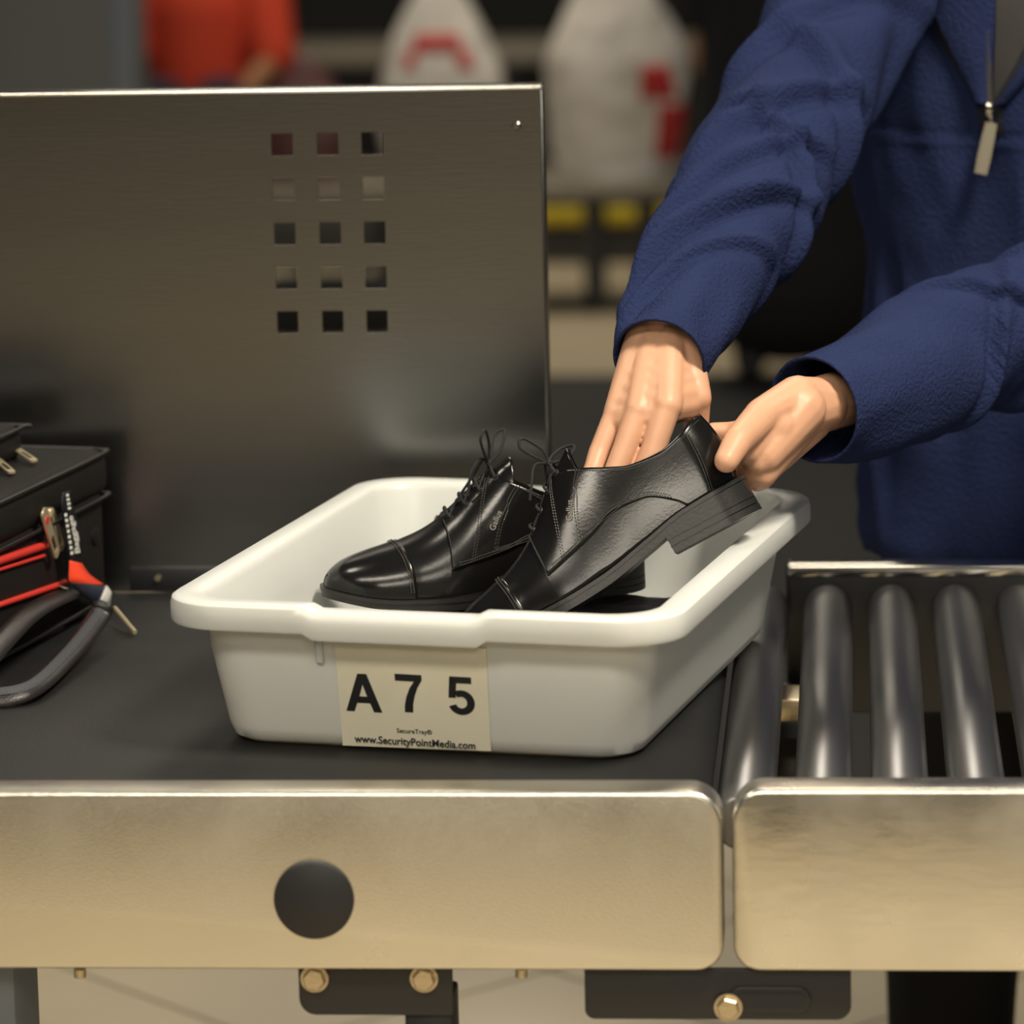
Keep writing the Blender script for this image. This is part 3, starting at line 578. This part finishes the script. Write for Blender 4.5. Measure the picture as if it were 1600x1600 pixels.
nm = MB(); d_ = (th[3]-th[2]).normalized(); nn = Vector((-0.25, -0.75, 0.45)); nn = (nn-d_*nn.dot(d_)).normalized(); bb = d_.cross(nn)
nm.grid([[th[3]+d_*(0.009*math.sin(a)-0.001)+bb*b*0.0062*math.cos(a*0.8)+nn*(0.0094-0.004*b*b-0.002*max(0, math.sin(a))) for b in (-1, -0.5, 0, 0.5, 1)] for a in (-0.9, -0.4, 0.2, 0.8)]); nm.build('thumb_nail', 'nail', pe, 60)
hm = MB(); capsule(hm, hd+Vector((0.006, 0.012, 0.05)), 0.088, hd+Vector((0.02, 0.04, 0.0)), 0.078, n=24); hm.build('hair', 'hair', pe, 60)
for s in (-1, 1):
    e = MB(); capsule(e, hd+Vector((-0.035+0.030*s, -0.070-0.008*s, 0.012)), 0.011, hd+Vector((-0.034+0.030*s, -0.069-0.008*s, 0.012)), 0.011); e.build('eye', 'strap_white', pe, 60)
e = MB(); capsule(e, hd+Vector((-0.055, -0.066, -0.062)), 0.006, hd+Vector((-0.018, -0.082, -0.062)), 0.006); e.build('mouth', 'nail', pe, 60)
# fleece: torso and sleeves as cloth surfaces with folds
def cloth_tube(path, radii, n_len=230, n_a=96, folds=(), amp=0.006, flat=1.0, up=(0, -1, 0), seed=0, fs=9.0, cuff=True):
    """a sleeve: swept rings with noise folds that run across its length"""
    P = smooth_path(path, 24); Lc = [0]
    for i in range(1, len(P)): Lc.append(Lc[-1]+(P[i]-P[i-1]).length)
    rf = tab([(i/(len(radii)-1), r) for i, r in enumerate(radii)]); rows = []; u = Vector(up)
    for i in range(n_len+1):
        s = i/n_len*Lc[-1]; k = max(0, min(len(P)-2, sum(1 for q in Lc[1:-1] if q <= s))); f = (s-Lc[k])/max(1e-9, Lc[k+1]-Lc[k]); c = P[k].lerp(P[k+1], f); t = (P[min(k+2, len(P)-1)]-P[max(k-1, 0)]).normalized()
        n_ = (u-t*u.dot(t)).normalized(); b = t.cross(n_); r_ = []
        R0 = rf(i/n_len)
        for j in range(n_a):
            a = 2*PI*j/n_a; d = n_*math.cos(a)*flat+b*math.sin(a)
            q = c+d*R0; e = min(1, (Lc[-1]-s)/0.03) if cuff else 1
            f1 = noise.noise(Vector((s*11+math.cos(a)*1.0, math.sin(a)*0.9+seed, math.cos(a)*0.9)))
            f2 = noise.noise(Vector((q.x*15+seed, q.y*15, q.z*15)))
            rid = sum(h*(lambda x: math.exp(-x*x)-0.75*math.exp(-(x-1.7)**2))((s-s0-sl*math.sin(a-a0))/w0)*max(0, math.cos(a-a0))**0.6 for (s0, a0, sl, w0, h) in folds)
            r_.append(c+d*(R0+e*(amp*f1*0.9+amp*0.35*f2)+rid*1.6*min(1, e+0.15)))
        rows.append(r_)
    return rows
def sleeve(path, radii, parent, **k):
    rows = cloth_tube(path, radii, **k); last = rows[-1]; c = sum(last, Vector())/len(last)
    ax = (c-sum(rows[-4], Vector())/len(last)).normalized()
    rows.append([c+(p-c)*0.985+ax*0.002 for p in last]); rows.append([c+(p-c)*0.93 for p in last]); rows.append([c+(p-c)*0.90-ax*0.05 for p in last])
    m = MB(); m.grid(rows, close_v=True); return m.build('sleeve', 'fleece', parent, 180)
def torso_rows():
    rows = []; rot = math.radians(-25); cr, sr = math.cos(rot), math.sin(rot)
    prof = [(0.735, 0.185, 0.140), (0.76, 0.192, 0.146), (0.85, 0.190, 0.140), (0.95, 0.186, 0.132), (1.05, 0.188, 0.130), (1.15, 0.200, 0.137), (1.25, 0.206, 0.139), (1.35, 0.208, 0.136), (1.42, 0.205, 0.125), (1.47, 0.165, 0.105), (1.51, 0.105, 0.085), (1.545, 0.082, 0.080)]
    fa, fb = tab([(p[0], p[1]) for p in prof]), tab([(p[0], p[2]) for p in prof])
    for i in range(141):
        z = 0.735+0.81*i/140; r_ = []
        for j in range(140):
            a = 2*PI*j/140; ca_, sa_ = math.cos(a), math.sin(a); x, y = fa(z)*math.copysign(abs(ca_)**0.85, ca_), fb(z)*math.copysign(abs(sa_)**0.85, sa_)
            q = Vector((x, y, z)); d = Vector((ca_, sa_, 0))
            f = 0.020*(0.3-abs(noise.noise(Vector((a*2.2, z*1.5, 4)))))+0.020*(0.3-abs(noise.noise(Vector((a*2.6+z*5, z*3.0, 9)))))+0.003*noise.noise(q*18)
            seam = -0.0035*math.exp(-((z-1.205+0.012*math.cos(a+PI/2))/0.0035)**2)+0.0025*math.exp(-((z-1.199+0.012*math.cos(a+PI/2))/0.004)**2)
            q += d*(f+seam); zz = q.z-0.02*max(0, -q.y)
            r_.append(PC+Vector((q.x*cr-q.y*sr, q.x*sr+q.y*cr, zz)))
        rows.append(r_)
    return rows
TR = torso_rows(); m = MB(); m.grid(TR, close_v=True); m.f.append(tuple(range(140))[::-1]); jk = m.build('pullover', 'fleece', pe, 180)
cuR = A(1030, 562, 0.492)
sleeve([A(1410, -120, 1.15), A(1338, -10, 1.08), A(1266, 130, 0.95), A(1194, 270, 0.82), A(1134, 370, 0.70), A(1074, 470, 0.59), cuR], [0.082, 0.078, 0.070, 0.070, 0.068, 0.058, 0.043], jk, seed=2.0, amp=0.014,
       folds=((0.22, 0.4, 0.09, 0.018, 0.007), (0.33, -0.5, -0.07, 0.017, 0.008), (0.41, 0.6, 0.10, 0.015, 0.009), (0.47, -0.3, -0.08, 0.015, 0.007), (0.53, 0.7, 0.12, 0.014, 0.008), (0.585, 0.2, 0.11, 0.013, 0.006), (0.64, 0.8, 0.11, 0.012, 0.007), (0.69, 0.5, 0.09, 0.011, 0.005)))
sleeve([Vector((0.50, 1.12, 1.40)), Vector((0.51, 0.98, 1.22)), Vector((0.42, 0.84, 1.085)), A(1500, 540, 0.74), A(1390, 600, 0.635), A(1272, 640, 0.535)], [0.098, 0.094, 0.084, 0.076, 0.066, 0.050], jk, seed=7.0, amp=0.013,
       folds=((0.38, 0.2, 0.08, 0.017, 0.008), (0.45, -0.5, -0.09, 0.015, 0.008), (0.52, 0.5, 0.10, 0.014, 0.008), (0.58, -0.3, -0.09, 0.013, 0.007), (0.64, 0.6, 0.10, 0.012, 0.007), (0.70, 0.0, -0.07, 0.011, 0.005)))
# zip placket, collar, shirt and pull: they follow the front of the torso
def front(u, z, off=0.0):
    """u = metres left(-)/right(+) of the zip on the chest, at height z"""
    fi = min(138.999, max(0, (z-0.735)/0.81*140)); i = int(fi); fj = 105+u/0.0085; j = int(math.floor(fj)); g = lambda r, k: TR[r][k % 140]
    q = (g(i, j).lerp(g(i, j+1), fj-j)).lerp(g(i+1, j).lerp(g(i+1, j+1), fj-j), fi-i); c = sum(TR[i], Vector())/140; n_ = (q-c); n_.z = 0; n_.normalize(); return q+n_*off
zp = MB(); zp.grid([[front(u, z, 0.002+0.0015*(1-abs(u)/0.0086)) for u in (-0.0085, 0, 0.0085)] for z in np.linspace(1.195, 1.25, 12)]); zp.build('zip_placket', 'fleece_dark', jk, 60)
zz = MB()
for k in range(20): z = 1.215+0.0045*k; zz.box((-0.0028, -0.001, -0.0012), (0.0028, 0.0012, 0.0012), M=Matrix.Translation(front(0, z, 0.0045)))
zz.build('zip_teeth', 'steel_bright', jk)
ZV = 1.228                                                       # bottom of the open V
vw = lambda z, a, b: a+(b-a)*min(1, (z-ZV)/0.11)
def strip(name, mat, par, cols, z1=1.50, n_=30):
    m = MB(); m.grid([[front(f_(z), z, o_) for f_, o_ in cols] for z in np.linspace(ZV, z1, n_)]); return m.build(name, mat, par, 80)
strip('undershirt', 'grey_knit', pe, [((lambda z, k=k: vw(z, 0.002, 0.004)+k*vw(z, 0.002, 0.050)), 0.003) for k in (0, 0.33, 0.66, 1)])
strip('collar_flap', 'fleece', jk, [((lambda z, k=k: vw(z, -0.008, -0.045)*(1-k)+vw(z, 0.0, 0.004)*k), o_) for k, o_ in ((0, 0.010), (0.3, 0.013), (0.7, 0.010), (1, 0.004))])
strip('collar_edge_shade', 'fleece_dark', jk, [((lambda z, k=k: vw(z, -0.012, -0.062)*(1-k)+vw(z, -0.007, -0.044)*k), o_) for k, o_ in ((0, 0.001), (0.5, 0.004), (1, 0.0095))])  # dark strip colours in the shadow beneath the left collar flap
strip('collar_flap', 'fleece', jk, [((lambda z, k=k: vw(z, 0.004, 0.056)*(1-k)+vw(z, 0.012, 0.085)*k), o_) for k, o_ in ((0, 0.006), (0.3, 0.014), (0.7, 0.012), (1, 0.003))])
strip('collar_edge_shade', 'fleece_dark', jk, [((lambda z, k=k: vw(z, 0.001, 0.046)*(1-k)+vw(z, 0.005, 0.058)*k), o_) for k, o_ in ((0, 0.0035), (0.5, 0.005), (1, 0.0065))])
q = front(0, 1.222, 0.006); MB().box((-0.004, -0.004, -0.006), (0.004, 0.003, 0.006), 0.0015, 2, M=Matrix.Translation(q)).build('zip_slider', 'steel_bright', jk)
a0, a1 = A(1549, 192, q.y-0.004), A(1532, 272, q.y-0.012); zpl = MB(); zpl.tube([q+Vector((0, -0.004, -0.004)), a0.lerp(q, 0.4)+Vector((0, -0.004, 0)), a0], 0.0014, 6)
zpl.tube([a0, a0.lerp(a1, 0.3), a0.lerp(a1, 0.7), a1], [0.0062, 0.0072, 0.0075, 0.0068], 10, flat=0.35, up=(0, -1, 0)); zpl.build('zip_pull', 'pull_tan', jk)
# trousers and shoes
tm = MB()
for s in (-1, 1): capsule(tm, PC+Vector((0.085*s, 0, 0.86)), 0.088, PC+Vector((0.095*s, 0.0, 0.46)), 0.080, n=20); capsule(tm, PC+Vector((0.095*s, 0.0, 0.46)), 0.082, PC+Vector((0.10*s, 0.02, 0.13)), 0.068, n=20)
capsule(tm, PC+Vector((-0.05, 0, 0.86)), 0.088, PC+Vector((0.05, 0, 0.86)), 0.088, n=20); link('trousers', skin(tm, 0.010, 6), 'black_cloth', pe, 180)
for s in (-1, 1): b = MB(); capsule(b, PC+Vector((0.10*s, 0.04, 0.05)), 0.049, PC+Vector((0.10*s-0.02, -0.13, 0.042)), 0.041); b.build('sneaker', 'black_plastic', pe, 60)

# ---------------------------------------------------------------- suitcase lying on the belt
SA = math.radians(79); ex = Vector((-math.cos(SA), -math.sin(SA), 0)); ey = Vector((-math.sin(SA), math.cos(SA), 0))   # along the visible end, and into the case
sc0 = at(172, 945, z=ZB); SH = 0.158
def S3(u, v, h): return sc0+ex*u+ey*v+Vector((0, 0, h))
SMx = Matrix(((ex.x, ey.x, 0, sc0.x), (ex.y, ey.y, 0, sc0.y), (0, 0, 1, sc0.z), (0, 0, 0, 1)))
su = thing('suitcase', 'black soft-sided suitcase lying flat on the belt by the steel panel', 'suitcase', S3(0.17, 0.25, 0))
def rb(u0, u1, v0, v1, h0, h1, bev, seg=4): return MB().box((u0, v0, h0), (u1, v1, h1), bev, seg, M=SMx)
rb(0.0, 0.345, 0.0, 0.31, 0.002, SH-0.034, 0.016).build('shell', 'nylon', su)
rb(-0.004, 0.349, -0.004, 0.314, SH-0.046, SH, 0.014).build('lid', 'nylon', su)
rb(0.055, 0.33, 0.060, 0.29, SH-0.004, SH+0.034, 0.015).build('front_pocket', 'nylon', su)
def cord(pts, r, name, mat, par=su, seg=8): return MB().tube(smooth_path(pts, 6), r, seg).build(name, mat, par, 60)
for h, n_ in ((SH-0.046, 'piping'), (SH-0.003, 'piping'), (0.012, 'piping')): cord([S3(0.345, -0.004, h), S3(0.2, -0.0055, h), S3(0.02, -0.0055, h), S3(-0.003, 0.006, h), S3(-0.0055, 0.05, h), S3(-0.005, 0.28, h)], 0.0022, n_, 'nylon_gloss')
cord([S3(0.33, 0.058, SH+0.030), S3(0.2, 0.058, SH+0.030), S3(0.07, 0.058, SH+0.030), S3(0.056, 0.075, SH+0.030), S3(0.054, 0.27, SH+0.030)], 0.0022, 'piping', 'nylon_gloss')
def on_end(px, py, off=0.0):
    """pixel ray onto the visible end face (v = -off)"""
    o_, d_ = Vector(CAM), at(px, py, Y=0.5)-Vector(CAM); n_ = ey; t = ((sc0-ey*off)-o_).dot(n_)/d_.dot(n_); return o_+d_*t
for (a, b, r) in (((0, 876), (70, 852), 0.0042), ((0, 890), (70, 868), 0.0018), ((0, 945), (102, 910), 0.0030)):
    p0, p1 = on_end(*a, 0.002), on_end(*b, 0.002); cord([p0+(p0-p1)*0.6, p0, p1], r, 'red_tape', 'red_tape')
def plate(p_top, p_bot, w_, name, mat, hole=True, thick=0.002, nrm=None, par=su):
    """an oblong metal zip puller with a slot"""
    d = (p_bot-p_top); L_ = d.length; Y = d.normalized(); N = (nrm if nrm is not None else -ey); N = (N-Y*N.dot(Y)).normalized(); X = Y.cross(N); c = p_top
    M = Matrix(((X.x, Y.x, N.x, c.x), (X.y, Y.y, N.y, c.y), (X.z, Y.z, N.z, c.z), (0, 0, 0, 1))); out_ = rrect(-w_/2, w_/2, 0, L_, (w_*0.35,)*4, 5); m = MB()
    if hole:
        inn = rrect(-w_*0.27, w_*0.27, L_*0.58, L_*0.90, (w_*0.2,)*4, 5); n_ = len(out_)
        for zt in (0, thick): m.v += [(*p_, zt) for p_ in out_]+[(*p_, zt) for p_ in inn]
        for i in range(n_):
            j = (i+1) % n_; m.f += [(i, j, n_+j, n_+i), (2*n_+i, 3*n_+i, 3*n_+j, 2*n_+j), (i, 2*n_+i, 2*n_+j, j), (n_+i, n_+j, 3*n_+j, 3*n_+i)]
    else: m.prism(out_, 0, thick, axis='Z', bevel=0.0004)
    me = m.mesh(); me.transform(M); o = link(name, me, mat, par, 35); return o, M
zp1, Mz = plate(on_end(66, 797, 0.010), on_end(88, 868, 0.009), 0.0135, 'zip_pull', 'gold')
e = MB().prism(rrect(-0.0034, 0.0034, -0.0036, 0.0036, (0.002,)*4), 0.0021, 0.0028, axis='Z').mesh(); e.transform(Mz @ Matrix.Translation((0, 0.013, 0))); link('red_emblem', e, 'red_tape', zp1, None)
zp2, Mz2 = plate(on_end(80, 800, 0.005), on_end(96, 858, 0.005), 0.012, 'zip_pull', 'gold'); rb_ = MB().box((-0.006, -0.006, -0.005), (0.006, 0.005, 0.004), 0.002, 2).mesh(); q = on_end(74, 800, 0.005); rb_.transform(Matrix.Translation(q)); link('zip_slider', rb_, 'gold', su)
def on_top(px, py, h): return at(px, py, z=ZB+h)
plate(on_top(2, 688, SH+0.012), on_top(54, 722, SH+0.004), 0.0075, 'zip_pull', 'gold', nrm=Vector((0, 0, 1))); plate(on_top(-22, 705, SH+0.010), on_top(19, 740, SH+0.003), 0.0075, 'zip_pull', 'gold', nrm=Vector((0, 0, 1)))
q = on_end(148, 838, 0.0); MB().tube_r([q+ey*0.002, q-ey*0.002, q-ey*0.003], [0.0085, 0.0085, 0.006], 24).build('rivet', 'nylon_gloss', su)
MB().tube([at(179, 950, z=ZB+0.018), at(211, 988, z=ZB+0.004)], 0.0022, 8).build('metal_pin', 'gold', su)
# carrying handle loop hanging from the end of the case
hp = [on_end(112, 925, 0.004), on_end(60, 950, 0.03), at(20, 985, z=ZB+0.050), at(-30, 1050, z=ZB+0.030), at(-10, 1088, z=ZB+0.010), at(50, 1075, z=ZB+0.012), at(105, 1025, z=ZB+0.016), at(150, 970, z=ZB+0.026), at(162, 945, z=ZB+0.038)]
hb = MB().tube(smooth_path(hp, 8), 0.0105, 12, flat=0.35, up=(0.3, -0.5, 0.8)); h_ = hb.build('carry_handle', 'nylon_gloss', su, 60)
MB().tube(smooth_path([p_+Vector((0, 0, 0.0035)) for p_ in hp[4:]], 8), 0.0048, 10, flat=0.4, up=(0.3, -0.5, 0.8)).build('grip_pad', 'grey_pad', h_, 60)
# printed strap tied to the handle
def ribbon(pts, w_, wdir):
    P = smooth_path(pts, 6); m = MB(); rows = []
    for p_ in P: rows.append([p_-wdir*w_/2, p_+wdir*w_/2])
    m.grid(rows); return m
lt = thing('luggage_strap', 'black printed luggage strap with red, navy and white end tied to the suitcase handle', 'luggage strap', on_end(120, 900, 0.01))
def quadpath(left, right, off): # ribbon from matching left/right pixel edges on the end face
    m = MB(); Lp = smooth_path([on_end(*q_, off) for q_ in left], 6); Rp = smooth_path([on_end(*q_, off) for q_ in right], 6); m.grid([[a_, b_] for a_, b_ in zip(Lp, Rp)]); return m
def solid(mb, name, mat, par, th=0.0012): o = mb.build(name, mat, par, 60); baked(o, [('SOLIDIFY', dict(thickness=th, offset=0))]); return o
b1 = solid(quadpath([(98, 770), (96, 790), (100, 815), (106, 845), (109, 878)], [(112, 766), (114, 792), (121, 815), (128, 845), (127, 868)], 0.016), 'printed_band', 'strap_black', lt)
solid(quadpath([(109, 876), (108, 905), (112, 912)], [(127, 880), (140, 898), (163, 914)], 0.018), 'red_band', 'strap_red', lt)
solid(quadpath([(112, 911), (130, 930), (153, 947)], [(138, 912), (150, 914), (166, 916)], 0.0185), 'navy_band', 'strap_navy', lt)
solid(quadpath([(153, 947), (161, 955), (167, 967)], [(166, 915), (173, 926), (172, 945)], 0.019), 'white_band', 'strap_white', lt)
solid(quadpath([(92, 915), (98, 919)], [(104, 919), (108, 920)], 0.014), 'white_tip', 'strap_white', lt)
def strap_text(body, pa, pb, hpx):
    """printed words running along the strap from pixel pa to pb, hpx tall, laid on the strap's face"""
    me = text_mesh(body, 1.0, 0.02); xs = [v.co.x for v in me.vertices]; x0, x1 = min(xs), max(xs); d = Vector((pb[0]-pa[0], pb[1]-pa[1])); pn = Vector((-d.y, d.x)).normalized()
    for v in me.vertices:
        u = (v.co.x-x0)/(x1-x0); q = Vector(pa)+d*u-pn*(v.co.y*hpx*1.4); v.co = on_end(q.x, q.y, 0.0178)
    link('printed_text', me, 'strap_white', b1, None)
strap_text('Baggage', (122, 864), (110, 806), 8)
def strap_marks(pa, pb, n_, hpx):
    """lettering too small to read in the photograph: a row of short white print marks"""
    m = MB(); d = Vector((pb[0]-pa[0], pb[1]-pa[1])); pn = Vector((-d.y, d.x)).normalized()
    for k in range(n_):
        q = [Vector(pa)+d*((k+e)/n_)+pn*w_*hpx for e, w_ in ((0.12, -0.5), (0.72, -0.5), (0.80, 0.5), (0.20, 0.5))]
        m.add([on_end(v.x, v.y, 0.0178) for v in q], [(0, 1, 2, 3)])
    m.build('printed_marks', 'strap_white', b1, None)
strap_marks((113, 868), (102, 800), 8, 4.5); strap_marks((109, 797), (105, 770), 4, 5)

# ---------------------------------------------------------------- the hall behind
BY = 8.1
t = thing('bench', 'long low bench with dark legs that the plastic bags stand on', 'bench', (-0.9, BY, 0))
MB().box((-2.0, BY-0.02, 0.315), (0.15, BY+0.42, 0.35), 0.006).build('seat', 'bench_top', t)
for px in (925, 1008, 600):
    q = at(px, 480, Y=BY); MB().box((q.x-0.02, BY, 0.0), (q.x+0.02, BY+0.04, 0.315)).build('leg', 'black_paint', t); MB().box((q.x-0.02, BY+0.34, 0.0), (q.x+0.02, BY+0.38, 0.315)).build('leg', 'black_paint', t)
MB().box((-1.95, BY, 0.01), (0.1, BY+0.03, 0.035)).build('foot_rail', 'black_paint', t)
t = thing('step_platform', 'low dark platform with a yellow safety nosing beyond the bench', 'platform', (-0.8, 9.5, 0))
MB().box((-2.6, 9.15, 0), (1.5, 9.98, 0.115)).build('base', 'dark_grey', t); MB().box((-1.05, 9.13, 0.115), (1.5, 9.28, 0.15), 0.004).build('nosing', 'yellow', t)
t = thing('bench', 'tan backless bench standing right behind the dark platform', 'bench', (-1.0, 10.4, 0))
MB().box((-2.6, 10.2, 0.50), (0.9, 10.7, 0.555), 0.008).build('seat', 'bench_top', t)
for x in (-2.4, -1.0, 0.6): MB().box((x, 10.25, 0), (x+0.05, 10.65, 0.50)).build('leg', 'black_paint', t)
tag(MB().prism(rrect(-1.2, 1.8, 2.7, 6.95, (0.05,)*4), 0.0021, 0.012, axis='Z').build('dark_floor_sheet', 'sheet_black'), 'black flat sheet on the floor between the conveyor and the low bench', 'mat')  # thin black sheet that makes this stretch of floor dark
def bag(name, label, cx, cy, z0, wx, wy, h, seed, patches, film='bag_film'):
    rows = []
    for i in range(37):
        v = i/36; z = z0+h*v; s = (0.86+0.25*math.sin(PI*min(1, v/0.75))*0.6)*(1 if v < 0.45 else max(0.10, 1-((v-0.45)/0.55)**1.6*0.85)); r_ = []
        for j in range(48):
            a = 2*PI*j/48; nn_ = 1+0.16*noise.noise(Vector((math.cos(a)*1.8+seed, math.sin(a)*1.8, v*3.2)))+0.06*noise.noise(Vector((math.cos(a)*5+seed, math.sin(a)*5, v*9)))
            r_.append(Vector((cx+wx/2*s*nn_*math.copysign(abs(math.cos(a))**0.75, math.cos(a)), cy+wy/2*s*nn_*math.copysign(abs(math.sin(a))**0.75, math.sin(a)), z)))
        rows.append(r_)
    t = thing(name, label, 'bag', (cx, cy, z0)); m = MB(); m.grid(rows, close_v=True, cap=True); m.build('film', film, t, 80)
    for (i0, i1, j0, j1) in patches:
        m = MB(); c_ = Vector((cx, cy, 0)); m.grid([[rows[i][j % 48]+((rows[i][j % 48]-c_)*Vector((1, 1, 0))).normalized()*0.003 for j in range(j0, j1+1)] for i in range(i0, i1+1)]); o = m.build('red_print', 'bag_red', t, 80); baked(o, [('SOLIDIFY', dict(thickness=0.002, offset=0))])
    return t
b1c = at(690, 150, Y=BY+0.2); bag('plastic_bag', 'white plastic shopping bag with a red arc print on the low bench', b1c.x, BY+0.2, 0.352, 0.34, 0.24, 0.58, 1.0, [(22, 25, 33, 39), (19, 22, 32, 34), (19, 22, 38, 40)])
b2c = at(965, 150, Y=BY+0.2); bag('plastic_bag', 'tall whitish plastic bag with red print, leaning by the figure in black', b2c.x, BY+0.2, 0.352, 0.38, 0.26, 0.66, 5.0, [(3, 11, 40, 46), (12, 17, 38, 42)])
b3c = at(480, 240, Y=BY+0.2); bag('plastic_bag', 'small crumpled maroon bag on the low bench behind the steel panel', b3c.x, BY+0.2, 0.352, 0.28, 0.2, 0.34, 9.0, [], 'maroon')
d0 = at(520, 560, Y=7.75)
t = thing('added_dark_bag', 'dark bag shape added for the shade of the low bench', 'bag', (d0.x, 7.75, 0))  # added dark shape in place of bench shade behind the panel holes
MB().box((d0.x-0.19, 7.66, 0.0), (d0.x+0.19, 7.86, 0.155), 0.055, 5).build('body', 'black_cloth', t, 60)
for dy in (7.70, 7.82): MB().tube(smooth_path([(d0.x-0.08, dy, 0.14), (d0.x-0.06, dy, 0.19), (d0.x, dy, 0.21), (d0.x+0.06, dy, 0.19), (d0.x+0.08, dy, 0.14)], 6), 0.009, 8).build('handle', 'nylon', t, 60)
def figure(label, base, hip, chest, neck, head, arms, legs, shirt, pants, skin_m, sleeve_len, coat=0.0):
    """clothed figure: skin body, shirt, trousers, each one smooth surface"""
    t = thing('person', label, 'person', base); B = Vector(base); V = lambda q: B+Vector(q)
    sk = MB(); capsule(sk, V(neck), 0.055, V(head)-Vector((0, 0, 0.08)), 0.052); capsule(sk, V(head)+Vector((0, 0, 0.03)), 0.085, V(head)-Vector((0, 0.015, 0.055)), 0.064); capsule(sk, V(head)+Vector((0, -0.085, 0)), 0.01, V(head)+Vector((0, -0.10, -0.03)), 0.014)
    capsule(sk, V(hip), 0.11, V(chest), 0.12)
    s_ = MB(); capsule(s_, V(hip)-Vector((0, 0, coat)), 0.155+coat*0.18, V(chest), 0.165, n=24); capsule(s_, V(chest), 0.16, V(neck)-Vector((0, 0, 0.06)), 0.08, n=24)
    for (a, b, c_) in arms:
        a, b, c_ = V(a), V(b), V(c_); capsule(sk, a, 0.05, b, 0.042); capsule(sk, b, 0.042, c_, 0.028); d = (c_-b).normalized(); pc_ = c_+d*0.06; capsule(sk, c_, 0.026, pc_, 0.030, sq=0.6)
        side = d.cross(Vector((0, 1, 0))).normalized()
        for k in range(4): capsule(sk, pc_+side*(0.010*(k-1.5)*1.7), 0.0095, pc_+side*(0.011*(k-1.5)*1.8)+d*(0.075-0.008*abs(k-1.3)), 0.0075)
        capsule(sk, c_+d*0.02+side*0.02, 0.011, c_+d*0.07+side*0.045, 0.009)
        capsule(s_, a, 0.085, a.lerp(b, min(1, sleeve_len)), 0.075)
        if sleeve_len > 1: capsule(s_, b, 0.065, b.lerp(c_, sleeve_len-1), 0.048)
        capsule(s_, V(chest)+Vector((0, 0, 0.05)), 0.11, a, 0.08)
    p_ = MB()
    for (a, b, c_) in legs: capsule(p_, V(a), 0.10, V(b), 0.078); capsule(p_, V(b), 0.078, V(c_), 0.058); sh_ = MB(); capsule(sh_, V(c_)+Vector((0, 0.03, -0.04)), 0.045, V(c_)+Vector((0, -0.14, -0.05)), 0.036); sh_.build('shoe', 'black_plastic', t, 60)
    capsule(p_, V(hip)-Vector((0.05, 0, 0.03)), 0.13, V(hip)+Vector((0.05, 0, -0.03)), 0.13)
    link('body', skin(sk, 0.012, 4), skin_m, t, 180); link('shirt', skin(s_, 0.014, 5), shirt, t, 180); link('trousers', skin(p_, 0.014, 5), pants, t, 180)
    hh = MB(); capsule(hh, V(head)+Vector((0, 0.012, 0.05)), 0.09, V(head)+Vector((0, 0.045, 0)), 0.078); hh.build('hair', 'hair', t, 60); return t
rp = at(300, 60, Y=9.6)
t = thing('stool', 'low dark stool under the person in the red shirt', 'stool', (rp.x, 9.75, 0.115)); MB().box((rp.x-0.16, 9.62, 0.165), (rp.x+0.16, 9.93, 0.190), 0.006).build('seat', 'dark_grey', t)
for dx in (-0.13, 0.10):
    for y_ in (9.64, 9.88): MB().box((rp.x+dx, y_, 0.116), (rp.x+dx+0.03, y_+0.03, 0.165)).build('leg', 'black_paint', t)
figure('person in a red short-sleeved shirt sitting behind the grey pillar', (rp.x, 9.78, 0.115), (0, 0, 0.26), (0, -0.02, 0.62), (0, -0.03, 0.86), (0, -0.04, 1.04),
       [((0.20, -0.04, 0.74), (0.24, -0.10, 0.46), (0.16, -0.30, 0.36)), ((-0.20, -0.04, 0.74), (-0.24, -0.10, 0.46), (-0.12, -0.32, 0.38))], [((0.09, -0.05, 0.30), (0.11, -0.42, 0.36), (0.12, -0.40, 0.095)), ((-0.09, -0.05, 0.30), (-0.11, -0.42, 0.36), (-0.12, -0.40, 0.095))], 'red_shirt', 'navy_cloth', 'skin_tan', 0.95)
bp_ = at(1232, 300, Y=6.9)
figure('person all in black standing beside the tall plastic bag', (bp_.x, 6.9, 0.012), (0, 0, 0.92), (0, 0, 1.28), (0, 0, 1.47), (0, -0.02, 1.66),
       [((-0.17, 0.0, 1.38), (-0.215, 0.02, 1.10), (-0.20, -0.02, 0.86)), ((0.19, 0, 1.38), (0.22, 0.02, 1.10), (0.20, -0.05, 0.86))], [((0.085, 0, 0.86), (0.09, -0.01, 0.48), (0.095, 0.02, 0.10)), ((-0.085, 0, 0.86), (-0.09, -0.01, 0.48), (-0.095, 0.02, 0.10))], 'black_cloth', 'black_cloth', 'skin_tan', 1.9, 0.62)
